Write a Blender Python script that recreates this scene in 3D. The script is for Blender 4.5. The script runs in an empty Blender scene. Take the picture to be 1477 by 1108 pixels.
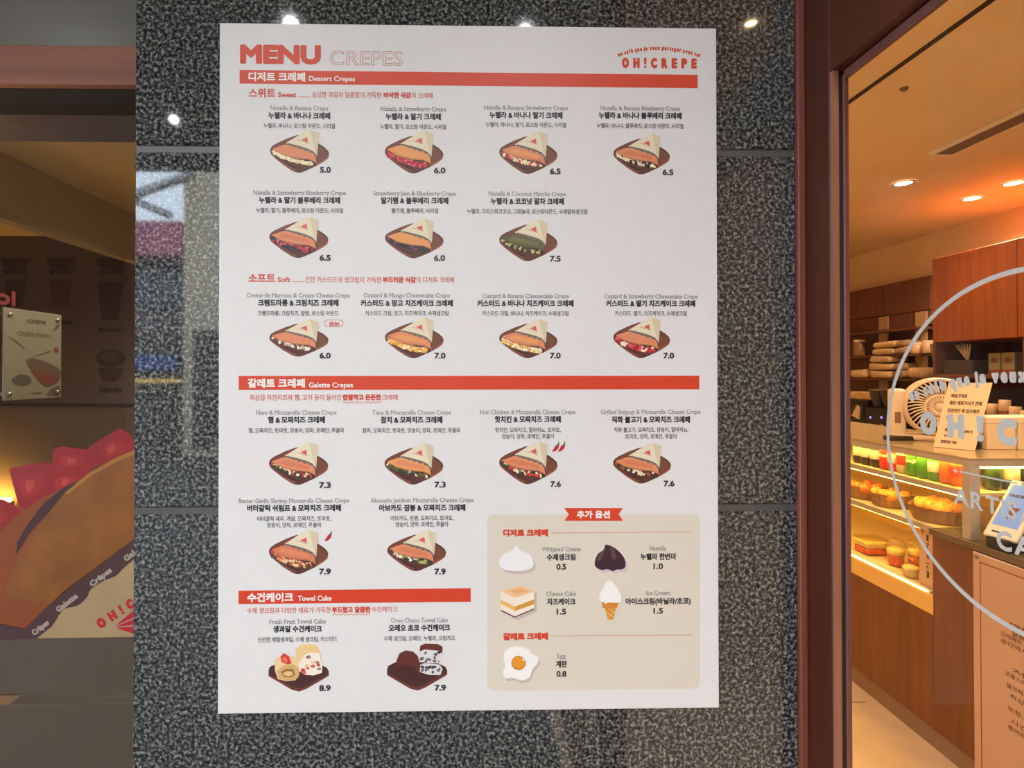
import bpy, bmesh, math, random
from mathutils import Vector, Matrix
random.seed(7)
SC = bpy.context.scene
COL = SC.collection
PI = math.pi

# ------------------------------------------------------------------ camera
CH = 1.6                                   # eye height
YAW, PITCH, ROLL = 0.0191, 0.0079, -0.0008
FPX, CX, CY = 800.0, 697.0, 530.0           # focal length and principal point of the 1477x1108 frame
fwd = Vector((math.sin(YAW)*math.cos(PITCH), math.cos(YAW)*math.cos(PITCH), math.sin(PITCH)))
rt0 = Vector((math.cos(YAW), -math.sin(YAW), 0)); up0 = rt0.cross(fwd)
RT = math.cos(ROLL)*rt0 + math.sin(ROLL)*up0
UP = -math.sin(ROLL)*rt0 + math.cos(ROLL)*up0
cam = bpy.data.cameras.new('camera'); camo = bpy.data.objects.new('camera', cam); COL.objects.link(camo)
mw = Matrix.Identity(4)
for i in range(3):
    mw[i][0] = RT[i]; mw[i][1] = UP[i]; mw[i][2] = -fwd[i]
mw[2][3] = CH
camo.matrix_world = mw
cam.sensor_width = 36.0; cam.lens = FPX/1477*36
cam.shift_x = (738.5-CX)/1477; cam.shift_y = (CY-554)/1477
cam.clip_start = 0.02
SC.camera = camo

# ------------------------------------------------------------------ world, colour
SC.view_settings.view_transform = 'Standard'; SC.view_settings.look = 'None'
SC.view_settings.gamma = 1; SC.view_settings.use_curve_mapping = False
SC.view_settings.exposure = 0.0
SC.cycles.use_denoising = True
SC.cycles.max_bounces = 10; SC.cycles.transparent_max_bounces = 16
SC.cycles.sample_clamp_indirect = 4.0
SC.cycles.caustics_reflective = False; SC.cycles.caustics_refractive = False
W = bpy.data.worlds.new('sky'); SC.world = W; W.use_nodes = True
bg = W.node_tree.nodes['Background']
bg.inputs[0].default_value = (0.70, 0.84, 1.0, 1); bg.inputs[1].default_value = 13.0

SOFFIT_Z = CH + 1.25
OUT_W, SHOP_W, LEFT_W = 12.0, 40.0, 42.0     # lamp powers used by the downlight builders below

def lamp(name, typ, loc, power, color, parent=None, size=0.1, rot=(0, 0, 0), spot=None):
    d = bpy.data.lights.new(name, typ); d.energy = power; d.color = color
    if typ == 'AREA': d.shape = 'RECTANGLE'; d.size = size[0]; d.size_y = size[1]
    else: d.shadow_soft_size = size
    if typ == 'SPOT': d.spot_size = spot or 2.2; d.spot_blend = 0.6
    o = bpy.data.objects.new(name, d); COL.objects.link(o); o.location = loc; o.rotation_euler = rot
    if parent: o.parent = parent
    return o

# ------------------------------------------------------------------ pixel rays (measuring only)
def ray(px, py):
    return RT*((px-CX)/FPX) + UP*((CY-py)/FPX) + fwd
def atY(px, py, y):
    d = ray(px, py); return Vector((0, 0, CH)) + d*(y/d.y)
def atX(px, py, x):
    d = ray(px, py); return Vector((0, 0, CH)) + d*(x/d.x)
S = 1.0667                                   # scale of the shop behind the glass
def I(X, Z, H): return Vector((X*S, Z*S, CH+H*S))

# ------------------------------------------------------------------ materials
def lin(c):
    c /= 255.0
    return c/12.92 if c <= 0.04045 else ((c+0.055)/1.055)**2.4
def rgb(r, g, b, k=1.0): return (min(lin(r)*k, .95), min(lin(g)*k, .95), min(lin(b)*k, .95), 1)
_m = {}
def mat(name, col, rough=0.5, metal=0.0, noise=None, emit=None, spec=0.5, bump=0.0, alpha=None):
    """principled material; noise = (scale vector or float, darkening amount)"""
    if name in _m: return _m[name]
    m = bpy.data.materials.new(name); m.use_nodes = True; nt = m.node_tree; p = nt.nodes['Principled BSDF']
    p.inputs['Base Color'].default_value = col; p.inputs['Roughness'].default_value = rough
    p.inputs['Metallic'].default_value = metal; p.inputs['Specular IOR Level'].default_value = spec
    if emit: p.inputs['Emission Color'].default_value = emit[0]; p.inputs['Emission Strength'].default_value = emit[1]
    if noise:
        tc = nt.nodes.new('ShaderNodeTexCoord'); mp = nt.nodes.new('ShaderNodeMapping')
        sc = noise[0] if isinstance(noise[0], tuple) else (noise[0],)*3
        mp.inputs['Scale'].default_value = sc
        nz = nt.nodes.new('ShaderNodeTexNoise'); nz.inputs['Scale'].default_value = 1.0; nz.inputs['Detail'].default_value = 5
        rp = nt.nodes.new('ShaderNodeMapRange'); rp.inputs['From Min'].default_value = .3; rp.inputs['From Max'].default_value = .7
        rp.inputs['To Min'].default_value = 1-noise[1]; rp.inputs['To Max'].default_value = 1+noise[1]
        mx = nt.nodes.new('ShaderNodeVectorMath'); mx.operation = 'SCALE'; mx.inputs[0].default_value = col[:3]
        L = nt.links.new
        L(tc.outputs['Object'], mp.inputs[0]); L(mp.outputs[0], nz.inputs['Vector']); L(nz.outputs['Fac'], rp.inputs['Value'])
        L(rp.outputs[0], mx.inputs['Scale']); L(mx.outputs[0], p.inputs['Base Color'])
        if bump:
            b = nt.nodes.new('ShaderNodeBump'); b.inputs['Strength'].default_value = bump; b.inputs['Distance'].default_value = .002
            L(nz.outputs['Fac'], b.inputs['Height']); L(b.outputs[0], p.inputs['Normal'])
    _m[name] = m; return m
def emis(name, col, s):
    if name in _m: return _m[name]
    m = bpy.data.materials.new(name); m.use_nodes = True; nt = m.node_tree; nt.nodes.clear()
    e = nt.nodes.new('ShaderNodeEmission'); e.inputs[0].default_value = col; e.inputs[1].default_value = s
    o = nt.nodes.new('ShaderNodeOutputMaterial'); nt.links.new(e.outputs[0], o.inputs[0]); _m[name] = m; return m
def glass(name, tint=(1, 1, 1, 1), k=.5, rough=0.0):
    """thin clear pane: see-through with a Fresnel reflection"""
    if name in _m: return _m[name]
    m = bpy.data.materials.new(name); m.use_nodes = True; nt = m.node_tree; nt.nodes.clear()
    t = nt.nodes.new('ShaderNodeBsdfTransparent'); t.inputs[0].default_value = tint
    g = nt.nodes.new('ShaderNodeBsdfGlossy'); g.inputs['Roughness'].default_value = rough
    f = nt.nodes.new('ShaderNodeFresnel'); f.inputs[0].default_value = 1.5
    x = nt.nodes.new('ShaderNodeMath'); x.operation = 'MULTIPLY'; x.inputs[1].default_value = k
    ge = nt.nodes.new('ShaderNodeNewGeometry'); io = nt.nodes.new('ShaderNodeMath'); io.operation = 'MULTIPLY_ADD'
    io.inputs[1].default_value = 1/1.5-1.5; io.inputs[2].default_value = 1.5      # the same ratio on both faces of the pane
    nt.links.new(ge.outputs['Backfacing'], io.inputs[0]); nt.links.new(io.outputs[0], f.inputs[0])
    mx = nt.nodes.new('ShaderNodeMixShader'); o = nt.nodes.new('ShaderNodeOutputMaterial'); L = nt.links.new
    L(f.outputs[0], x.inputs[0]); L(x.outputs[0], mx.inputs[0]); L(t.outputs[0], mx.inputs[1]); L(g.outputs[0], mx.inputs[2]); L(mx.outputs[0], o.inputs[0])
    _m[name] = m; return m
def granite():
    m = bpy.data.materials.new('speckled_granite'); m.use_nodes = True; nt = m.node_tree; p = nt.nodes['Principled BSDF']; L = nt.links.new
    tc = nt.nodes.new('ShaderNodeTexCoord')
    n1 = nt.nodes.new('ShaderNodeTexNoise'); n1.inputs['Scale'].default_value = 235; n1.inputs['Detail'].default_value = 2.5; n1.inputs['Roughness'].default_value = .6
    n2 = nt.nodes.new('ShaderNodeTexNoise'); n2.inputs['Scale'].default_value = 420; n2.inputs['Detail'].default_value = 1
    ad = nt.nodes.new('ShaderNodeMath'); ad.operation = 'MULTIPLY_ADD'; ad.inputs[1].default_value = .35
    r = nt.nodes.new('ShaderNodeValToRGB'); cr = r.color_ramp
    cr.elements[0].position = .57; cr.elements[0].color = (.010, .011, .012, 1)
    cr.elements[1].position = .86; cr.elements[1].color = (.30, .30, .28, 1)
    e = cr.elements.new(.645); e.color = (.035, .038, .038, 1)
    e = cr.elements.new(.71); e.color = (.085, .089, .085, 1)
    e = cr.elements.new(.77); e.color = (.18, .184, .174, 1)
    L(tc.outputs['Object'], n1.inputs['Vector']); L(tc.outputs['Object'], n2.inputs['Vector'])
    L(n2.outputs['Fac'], ad.inputs[0]); L(n1.outputs['Fac'], ad.inputs[2]); L(ad.outputs[0], r.inputs[0]); L(r.outputs[0], p.inputs['Base Color'])
    p.inputs['Roughness'].default_value = .035; p.inputs['Specular IOR Level'].default_value = .62
    return m
def wood(name, col, axis=2, rough=.4, amt=.28, k=1.0):
    s = [38*k, 38*k, 38*k]; s[axis] = 2.2*k
    return mat(name, col, rough, noise=(tuple(s), amt), bump=.15)

# ------------------------------------------------------------------ mesh building
class MB:
    def __init__(s): s.v = []; s.f = []; s.mi = []; s.sm = []; s.mats = []
    def slot(s, m):
        if m not in s.mats: s.mats.append(m)
        return s.mats.index(m)
    def add(s, vs, fs, m, smooth=False):
        b = len(s.v); k = s.slot(m); s.v += [tuple(p) for p in vs]
        for f in fs: s.f.append([b+i for i in f]); s.mi.append(k); s.sm.append(smooth)
        return s
    def face(s, pts, m): return s.add(pts, [list(range(len(pts)))], m)
    def box(s, x0, y0, z0, x1, y1, z1, m, bev=0.0, rot=None, seg=2):
        bm = bmesh.new(); bmesh.ops.create_cube(bm, size=1)
        c = Vector(((x0+x1)/2, (y0+y1)/2, (z0+z1)/2)); d = (abs(x1-x0), abs(y1-y0), abs(z1-z0))
        for v in bm.verts: v.co = Vector((v.co.x*d[0], v.co.y*d[1], v.co.z*d[2]))
        if bev: bmesh.ops.bevel(bm, geom=list(bm.edges), offset=min(bev, min(d)*.45), segments=seg, affect='EDGES', profile=.5)
        if rot is not None:
            for v in bm.verts: v.co = rot @ v.co
        bm.verts.index_update()
        s.add([v.co+c for v in bm.verts], [[v.index for v in f.verts] for f in bm.faces], m, False); bm.free(); return s
    def lathe(s, prof, m, c=(0, 0, 0), n=20, axis='Z', sx=1, sy=1, smooth=True, pleat=0, closed=True):
        vs = []; fs = []
        for j, (r, z) in enumerate(prof):
            for i in range(n):
                a = 2*PI*i/n; q = r*(1+(pleat if i % 2 else -pleat))
                x, y = q*math.cos(a)*sx, q*math.sin(a)*sy
                p = {'Z': (x, y, z), 'Y': (x, z, y), 'X': (z, x, y)}[axis]
                vs.append((p[0]+c[0], p[1]+c[1], p[2]+c[2]))
        for j in range(len(prof)-1):
            for i in range(n):
                k = (i+1) % n; fs.append([j*n+i, j*n+k, (j+1)*n+k, (j+1)*n+i])
        s.add(vs, fs, m, smooth)
        if closed:
            for j in (0, len(prof)-1):
                if prof[j][0] > 1e-6: s.add(vs[j*n:(j+1)*n], [list(range(n))], m)
        return s
    def tube(s, path, r, m, n=8):
        path = [Vector(p) for p in path]; vs = []; fs = []
        for j, p in enumerate(path):
            t = (path[min(j+1, len(path)-1)]-path[max(j-1, 0)]).normalized()
            a = t.orthogonal().normalized() if j == 0 else (a - t*a.dot(t)).normalized()
            b = t.cross(a)
            for i in range(n):
                q = 2*PI*i/n; vs.append(p+(a*math.cos(q)+b*math.sin(q))*r)
        for j in range(len(path)-1):
            for i in range(n): fs.append([j*n+i, j*n+(i+1) % n, (j+1)*n+(i+1) % n, (j+1)*n+i])
        fs.append(list(range(n))); fs.append([(len(path)-1)*n+i for i in range(n)])
        return s.add(vs, fs, m, True)
    def blob(s, c, r, m, amp=.12, seed=0, n=12):
        rr = random.Random(seed); ph = [rr.uniform(0, 6) for _ in range(4)]; vs = []; fs = []
        for j in range(n+1):
            th = PI*j/n
            for i in range(2*n):
                a = PI*i/n
                k = 1+amp*(math.sin(3*a+ph[0])*math.sin(2*th+ph[1])+.6*math.sin(5*a+ph[2])*math.sin(3*th+ph[3]))
                vs.append((c[0]+r[0]*k*math.sin(th)*math.cos(a), c[1]+r[1]*k*math.sin(th)*math.sin(a), c[2]+r[2]*k*math.cos(th)))
        for j in range(n):
            for i in range(2*n):
                k = (i+1) % (2*n); fs.append([j*2*n+i, j*2*n+k, (j+1)*2*n+k, (j+1)*2*n+i])
        return s.add(vs, fs, m, True)
    def build(s, name, parent=None, org=(0, 0, 0), loc=None):
        me = bpy.data.meshes.new(name); o = Vector(org)
        me.from_pydata([tuple(Vector(p)-o) for p in s.v], [], s.f)
        for m in s.mats: me.materials.append(m)
        me.polygons.foreach_set('material_index', s.mi); me.polygons.foreach_set('use_smooth', s.sm); me.update()
        bm = bmesh.new(); bm.from_mesh(me); bmesh.ops.recalc_face_normals(bm, faces=bm.faces) if s.recalc else None; bm.to_mesh(me); bm.free()
        ob = bpy.data.objects.new(name, me); COL.objects.link(ob)
        if parent: ob.parent = parent
        else: ob.location = loc or org
        return ob
    recalc = True
def empty(name, loc=(0, 0, 0), rz=0):
    o = bpy.data.objects.new(name, None); COL.objects.link(o); o.location = loc; o.rotation_euler = (0, 0, rz); o.empty_display_size = .05
    return o
def tag(o, label, cat, group=None, kind=None):
    o['label'] = label; o['category'] = cat
    if group: o['group'] = group
    if kind: o['kind'] = kind
    return o
def struct(o): o['kind'] = 'structure'; return o
def copy_tree(o, parent=None):
    c = o.copy(); COL.objects.link(c)
    if parent: c.parent = parent
    for ch in list(o.children): copy_tree(ch, c)
    return c

# ------------------------------------------------------------------ lettering
_tx = {}
def glyphs(s):
    """outline of a line of lettering at size 1: verts, faces, boundary edges, width"""
    if s in _tx: return _tx[s]
    c = bpy.data.curves.new('lettering', 'FONT'); c.body = s; c.size = 1; c.resolution_u = 3
    o = bpy.data.objects.new('lettering', c); me = bpy.data.meshes.new_from_object(o)
    bm = bmesh.new(); bm.from_mesh(me); bmesh.ops.remove_doubles(bm, verts=bm.verts, dist=1e-5)
    bm.verts.index_update()
    vs = [(v.co.x, v.co.y) for v in bm.verts]; fs = [[v.index for v in f.verts] for f in bm.faces]
    es = [(e.verts[0].index, e.verts[1].index) for e in bm.edges if len(e.link_faces) == 1]
    bm.free(); bpy.data.objects.remove(o); bpy.data.curves.remove(c); bpy.data.meshes.remove(me)
    x0 = min(v[0] for v in vs); x1 = max(v[0] for v in vs)
    _tx[s] = (vs, fs, es, x0, x1); return _tx[s]
def letters(mb, s, m, put, w, h, bold=0.0, serif=False, outline=False, hangul=None):
    """s laid centred at the origin, w wide; h = height of capitals (or of a Hangul block), in the units put(x, y) takes"""
    vs, fs, es, x0, x1 = glyphs(s)
    if hangul is None: hangul = any(ord(ch) > 0x3000 for ch in s)
    lo, hi = (-.075, .80) if hangul else (0.0, .685)
    ky = max(h-2*bold, h*.4)/(hi-lo); kx = max(w-2*bold, w*.5)/(x1-x0) if w else ky; xm = (x0+x1)/2; ym = (lo+hi)/2
    q = [((x-xm)*kx, (y-ym)*ky) for x, y in vs]
    if not outline: mb.add([put(*p) for p in q], fs, m)
    if bold or outline:
        b = bold if bold else outline
        for n_, (i, j) in enumerate(sorted(es, key=lambda e: q[e[0]][0]+q[e[1]][0])):
            z = 1e-5+(n_ % 36)*6e-6                 # strokes lie a hair above one another, never in one plane
            ax, ay = q[i]; bx, by = q[j]; dx, dy = bx-ax, by-ay; l = math.hypot(dx, dy)
            if l < 1e-9: continue
            dx, dy = dx/l*b, dy/l*b
            mb.add([put(ax-dx*.6-dy, ay-dy*.6+dx, z), put(bx+dx*.6-dy, by+dy*.6+dx, z), put(bx+dx*.6+dy, by+dy*.6-dx, z), put(ax-dx*.6+dy, ay-dy*.6-dx, z)], [[0, 1, 2, 3]], m)
    if serif:
        for i, j in es:
            for yy in (0.0, .685, .455):
                if abs(vs[i][1]-yy) < .012 and abs(vs[j][1]-yy) < .012 and .04 < abs(vs[i][0]-vs[j][0]) < .16:
                    a, b = sorted((q[i][0], q[j][0])); y = q[i][1]; e = .075*kx; t = .05*ky*(1 if yy == 0 else -1)
                    mb.add([put(a-e, y, 2.5e-4), put(b+e, y, 2.5e-4), put(b+e, y+t, 2.5e-4), put(a-e, y+t, 2.5e-4)], [[0, 1, 2, 3]], m)
    return mb
def arc_letters(mb, s, m, put, total, h, r, bold=0.0, cy=0.0):
    """letters set on a circle of radius r round (0, cy), text centred at the top, total = arc length"""
    adv = []; x = 0
    for ch in s:
        wd = .26 if ch == ' ' else (glyphs(ch)[4]-glyphs(ch)[3]+.09)
        adv.append((x+wd/2, wd)); x += wd
    k = total/x
    for ch, (xc, wd) in zip(s, adv):
        if ch == ' ': continue
        a = ((xc-x/2)*k)/r; ca, sa = math.cos(a), math.sin(a)
        def pl(u, v, e=0.0, ca=ca, sa=sa): return put(sa*(r+v)+ca*u, cy+ca*(r+v)-sa*u, e)
        letters(mb, ch, m, pl, (wd-.09)*k, h, bold)
    return mb

def shop_name(mb, m, put, total, h, bold):
    """the evenly spaced OH!CREPE lettering, centred at the origin"""
    ws = dict(zip('OH!CREP', (.68, .62, .26, .60, .58, .52, .56))); s = 'OH!CREPE'; gap = .40
    T = sum(ws[c] for c in s)+gap*7; k = total/T; x = -total/2
    for c in s:
        w = ws[c]*k; xc = x+w/2
        pc = lambda u, v, e=0.0, xc=xc: put(xc+u, v, e)
        if c == '!':
            mb.face([pc(-w*.5, h*.5), pc(w*.5, h*.5), pc(w*.34, -h*.16), pc(-w*.34, -h*.16)], m)
            mb.face([pc(w*.45*math.cos(2*PI*i/14), -h*.5+w*.45+w*.45*math.sin(2*PI*i/14)) for i in range(14)], m)
        else: letters(mb, c, m, pc, w, h, bold)
        x += w+gap*k
    return mb

# ------------------------------------------------------------------ shared materials
M_WOODV = wood('red_brown_timber', rgb(122, 66, 46), 2, .42)
M_WOODY = wood('red_brown_timber_along', rgb(104, 52, 34), 1, .42)
M_WOODX = wood('red_brown_timber_across', rgb(140, 84, 64), 0, .45)
M_CAB = wood('cabinet_veneer', rgb(150, 78, 28), 2, .38, .22, .7)
M_CABD = wood('dark_cabinet_veneer', rgb(110, 66, 42), 2, .45, .22, .7)
M_COUNTER = wood('counter_veneer', rgb(118, 68, 30), 2, .4, .2, .8)
M_GRAN = granite()
M_STEEL = mat('brushed_steel', rgb(150, 148, 145), .35, .9)
M_JOINT = mat('grey_metal_joint', rgb(98, 98, 98), .45, .5)
M_BLACK = mat('black_plastic', rgb(22, 20, 20), .35)
M_GASK = mat('dark_gasket', rgb(42, 34, 32), .6)
M_CREAM = mat('cream_plaster', rgb(232, 208, 170), .85, noise=(3.0, .04))
M_TILE = mat('beige_floor_tile', rgb(214, 184, 148), .45, noise=(9.0, .07))
M_PAVE = mat('grey_paving', rgb(60, 60, 62), .8, noise=(14.0, .15))
M_SOFF = mat('grey_soffit', rgb(120, 118, 114), .7, noise=(2.0, .06))
M_GLASS = glass('clear_glass', k=.4)
M_WHITE = mat('white_plastic', rgb(236, 230, 220), .4)
M_BULB = emis('lamp_face', (1, .97, .92, 1), 60)
M_BULBW = emis('warm_lamp_face', (1, .72, .42, 1), 60)

D = 0.6675; WY = D+.004                     # poster face, granite face
gx0, gx1 = atY(193, 540, WY).x, atY(1149, 540, WY).x

# ------------------------------------------------------------------ granite pillar
wf = struct(empty('wall_front', (0, WY, 0)))
zj = [atY(680, 217, WY).z, atY(680, 735, WY).z]
for za, zb in ((0.0, zj[1]-.0045), (zj[1]+.0045, zj[0]-.0045), (zj[0]+.0045, 3.0)):
    MB().box(gx0, WY, za, gx1, WY+.03, zb, M_GRAN, .0015, seg=1).build('granite_slab', wf, (0, WY, 0))
for z in zj:
    MB().box(gx0, WY+.003, z-.006, gx1, WY+.02, z+.006, M_JOINT).build('joint_strip', wf, (0, WY, 0))
struct(MB().box(gx0+.02, WY+.031, 0, .36, 6.6, 3.0, mat('partition_render', rgb(190, 170, 140), .9)).build('wall_partition'))

# ------------------------------------------------------------------ menu poster
PX = .6/719.2
poster = empty('menu_poster', tuple(atY(675, 1026, D)))
tag(poster, 'large white printed crepe menu board mounted on the granite pillar', 'poster')
PO = tuple(poster.location)
tl, br = atY(317, 33, D), atY(1037, 1021, D)
bl = atY(314, 1030, D)
M_PAPER = mat('poster_paper', rgb(229, 230, 232), .42, noise=(40.0, .012))
MB().box(tl.x, D, bl.z, tl.x+.6, D+.0035, tl.z, M_PAPER, .0004, seg=1).build('poster_sheet', poster, PO)
def ink(r, g, b): return mat('ink_%d_%d_%d' % (r, g, b), rgb(r, g, b, 1.12), .42)
RED = ink(203, 62, 34); BLK = ink(28, 28, 40); GRY = ink(128, 128, 132); DKG = ink(62, 62, 72); WHT = ink(240, 238, 234)
TXR = ink(198, 74, 58)
LAY = 1e-4
def at(px, py, lay=1, y=D):
    a = atY(px, py, y)
    return lambda x, v, e=0.0: (a.x+x*PX, y-lay*LAY-e, a.z+v*PX)
def line(mb, s, x0, x1, yc, h, m, bold=0.0, serif=False, lay=1, outline=False):
    return letters(mb, s, m, at((x0+x1)/2, yc, lay), (x1-x0)/1.0, h, bold, serif, outline)
def quad(mb, pts, m, lay=1): return mb.face([at(x, y, lay)(0, 0) for x, y in pts], m)
def part(mb, name, parent=None): mb.recalc = False; return mb.build(name, parent or poster, PO)
def rect_line(mb, x0, y0, x1, y1, t, m, lay=1):
    return quad(mb, [(x0, y0-t/2), (x1, y1-t/2), (x1, y1+t/2), (x0, y0+t/2)], m, lay)
def wave(mb, x0, x1, y, m):
    n = 60
    for i in range(n):
        a, b = x0+(x1-x0)*i/n, x0+(x1-x0)*(i+1)/n
        fa, fb = y+1.0*math.sin(a*1.05), y+1.0*math.sin(b*1.05)
        quad(mb, [(a, fa-.5), (b, fb-.5), (b, fb+.5), (a, fa+.5)], m)

part(line(MB(), 'MENU', 346.8, 462.5, 78.6, 28, RED, 2.4), 'menu_title')
part(line(MB(), 'CREPES', 476, 580.5, 84, 20, ink(190, 130, 120), outline=.45), 'outlined_title')
mb = MB(); shop_name(mb, RED, at(951, 91.2), 110, 15, 1.3)
arc_letters(mb, 'un café que je veux partager avec toi', RED, at(950.5, 69, 1), 124, 6.6, 175, .5, cy=-175)
part(mb, 'brand_lettering')

def banner(pts, kor, kx, ky, kh, eng, ex, ey, eh):
    b = part(quad(MB(), pts, RED), 'section_banner')
    mb = MB(); line(mb, kor, kx[0], kx[1], ky, kh, WHT, .55, lay=2); line(mb, eng, ex[0], ex[1], ey, eh, WHT, .22, lay=2)
    part(mb, 'banner_lettering', b)
banner([(345.7, 101), (1006.3, 108), (1006.3, 127.3), (345.7, 120.6)], '디저트 크레페', (359, 440), 111.2, 13, 'Dessert Crepes', (446, 512), 113.6, 7.4)
banner([(344.3, 542.3), (1008.6, 542), (1008.6, 561.6), (344.3, 562.6)], '갈레트 크레페', (358, 439.5), 553, 13, 'Galette Crepes', (446, 509), 555.3, 7.4)
banner([(344, 852.2), (679, 848.5), (679, 868.2), (344, 871.5)], '수건케이크', (357.5, 422.8), 861.9, 13, 'Towel Cake', (430, 478), 862.9, 7.4)

mb = MB(); line(mb, '스위트', 359, 397, 134.5, 13.4, TXR, .5); line(mb, 'Sweet', 401, 427.3, 136.8, 7.2, TXR, .35)
rect_line(mb, 430, 139.8, 448, 140, .8, TXR); line(mb, '싱싱한 과일과 달콤함이 가득한', 450, 550, 137, 8.4, TXR, .1)
line(mb, '바삭한 식감', 553.3, 593, 137.6, 8.6, TXR, .5); line(mb, '의 크레페', 593.6, 624, 138, 8.4, TXR, .1); part(mb, 'section_heading')
mb = MB(); line(mb, '소프트', 358.6, 396.7, 401.5, 13.4, TXR, .5); line(mb, 'Soft', 400.3, 418.8, 403.5, 7.2, TXR, .3)
rect_line(mb, 421.5, 406.6, 440, 406.6, .8, TXR); line(mb, '진한 커스터드와 생크림이 가득한', 441, 549.7, 403.7, 8.4, TXR, .1)
line(mb, '부드러운 식감', 552, 600, 403.8, 8.6, TXR, .5); line(mb, '의 디저트 크레페', 600.5, 655, 404, 8.4, TXR, .1); part(mb, 'section_heading')
mb = MB(); line(mb, '최상급 자연치즈와 햄, 고기 등이 들어간', 361.4, 492, 573.5, 8.2, TXR, .1); line(mb, '짭짤하고 든든한', 494.3, 549.7, 573.3, 8.6, TXR, .5)
line(mb, '크레페', 551.7, 573.5, 573.4, 8.2, TXR, .1); wave(mb, 494.3, 549.7, 580.6, TXR); part(mb, 'section_heading')
mb = MB(); line(mb, '수제 생크림과 다양한 재료가 가득한', 357.5, 476.4, 880.5, 8.2, TXR, .1); line(mb, '부드럽고 달콤한', 479, 534.2, 879.6, 8.6, TXR, .5)
line(mb, '수건케이크', 536.3, 573.3, 879, 8.2, TXR, .1); wave(mb, 479, 534.2, 886.4, TXR); part(mb, 'section_heading')

# --- dish pictures: flat printed shapes, drawn in the units of a 13.4x enlargement of the first one
PLATE = [(135, 520), (140, 465), (175, 415), (250, 365), (450, 270), (640, 200), (760, 185), (1060, 355), (1180, 430), (1250, 500), (1268, 560), (1250, 640), (1180, 700), (1000, 805), (800, 898), (720, 926), (640, 922), (560, 890), (400, 785), (230, 650), (155, 575)]
WRAP = [(430, 360), (850, 100), (905, 95), (1075, 160), (1040, 600), (965, 510), (850, 455), (700, 410), (540, 370)]
LACE = [(430, 362), (520, 352), (600, 378), (680, 385), (760, 420), (850, 440), (930, 490), (990, 530), (1040, 600), (1030, 650), (960, 545), (880, 495), (760, 465), (640, 430), (520, 392), (440, 378)]
def dish(cx, top, bot, crepe, fill, fold=None, droop=0.0, seed=0, lace=(112, 102, 96), k=1.0):
    rr = random.Random(seed); mb = MB(); ky = (bot-top)/61.9; cy = top+34.6*ky
    def P(x, y, l): return at(cx, cy, l*.4)((x-700)/13.43*k, -(y-560)/13.43*ky)
    def poly(pts, m, l): mb.face([P(x, y, l) for x, y in pts], m)
    poly(PLATE, ink(84, 46, 38), 1)
    poly([(1062, 400), (1170, 460), (1232, 530), (1240, 580), (1190, 640), (1050, 730), (1030, 560)], ink(112, 66, 48), 2)
    poly([(1240, 590), (1262, 580), (1248, 642), (1180, 700), (1040, 785), (1045, 735), (1190, 648)], ink(140, 78, 56), 2)
    poly([(150, 560), (165, 545), (260, 640), (420, 745), (580, 840), (650, 870), (640, 905), (560, 885), (400, 780), (230, 648)], ink(122, 66, 50), 2)
    poly([(180, 430), (450, 285), (690, 200), (690, 215), (460, 330), (200, 460)], ink(122, 62, 48), 2)
    for i in range(3): poly([(330+i*70, 690+i*42), (345+i*70, 690+i*40), (600+i*60, 820+i*14), (590+i*60, 826+i*14)], ink(66, 34, 32), 3)
    poly([(215, 480), (420, 560), (660, 640), (900, 668), (1010, 725), (1000, 770), (880, 775+droop*20), (640, 750+droop*40), (430, 690+droop*50), (250, 600+droop*40), (175, 520)], ink(58, 34, 34), 4)
    n = 15
    for row in range(2 if droop < .2 else 3):
        for i in range(n):
            t = (i+.5*(row % 2))/n; x = 205+t*760; y = 535+t*215-62*math.sin(PI*t)*-.75+row*(26+droop*30)-14
            c = fill[rr.randrange(len(fill))]; r1, r2 = rr.uniform(30, 50), rr.uniform(20, 34); a0 = rr.uniform(0, PI); l = 5+row*2+(i % 2)
            pts = []
            for q in range(8):
                a = 2*PI*q/8; u, v = r1*math.cos(a)*rr.uniform(.8, 1.15), r2*math.sin(a)*rr.uniform(.8, 1.15)
                pts.append((x+u*math.cos(a0)-v*math.sin(a0), y+u*math.sin(a0)+v*math.cos(a0)))
            poly(pts, ink(*c), l)
    d = tuple(max(0, int(v*.86)) for v in crepe)
    poly([(175, 470), (400, 385), (470, 385), (880, 500), (1000, 560), (1042, 785), (1015, 735), (885, 675), (640, 655), (430, 605), (350, 572)], ink(*d), 10)
    poly([(182, 466), (400, 385), (470, 388), (880, 500), (985, 560), (1030, 720), (890, 655), (650, 630), (440, 582), (350, 552)], ink(*crepe), 11)
    if fold: poly([(300, 500), (560, 560), (905, 625), (900, 560), (560, 470), (420, 440)], ink(*fold), 12)
    poly(LACE, ink(*lace), 13); poly(WRAP, ink(222, 212, 186), 14)
    poly([(905, 95), (1075, 160), (1040, 600), (1010, 560)], ink(208, 196, 168), 15)
    for i in range(5):
        x = 500+i*105; y = 376+i*36; poly([(x-34, y-8), (x, y-24), (x+40, y+16), (x+10, y+30), (x-26, y+14)], ink(*lace), 15)
    poly([(850, 240), (735, 292), (862, 345)], ink(206, 84, 80), 16)
    poly([(672, 292), (880, 352), (878, 362), (670, 302)], ink(186, 120, 116), 16)
    return mb
SAL = (214, 136, 98); SAL2 = (206, 122, 88); ORG = (222, 152, 92)
BAN = [(236, 218, 176), (224, 200, 150), (242, 230, 200)]; STR = [(176, 36, 50), (200, 60, 70), (150, 26, 44), (214, 96, 100)]
BLU = [(40, 36, 52), (56, 46, 66), (30, 26, 38)]; CUS = [(230, 168, 76), (238, 190, 110), (244, 232, 212), (216, 150, 62)]
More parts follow.
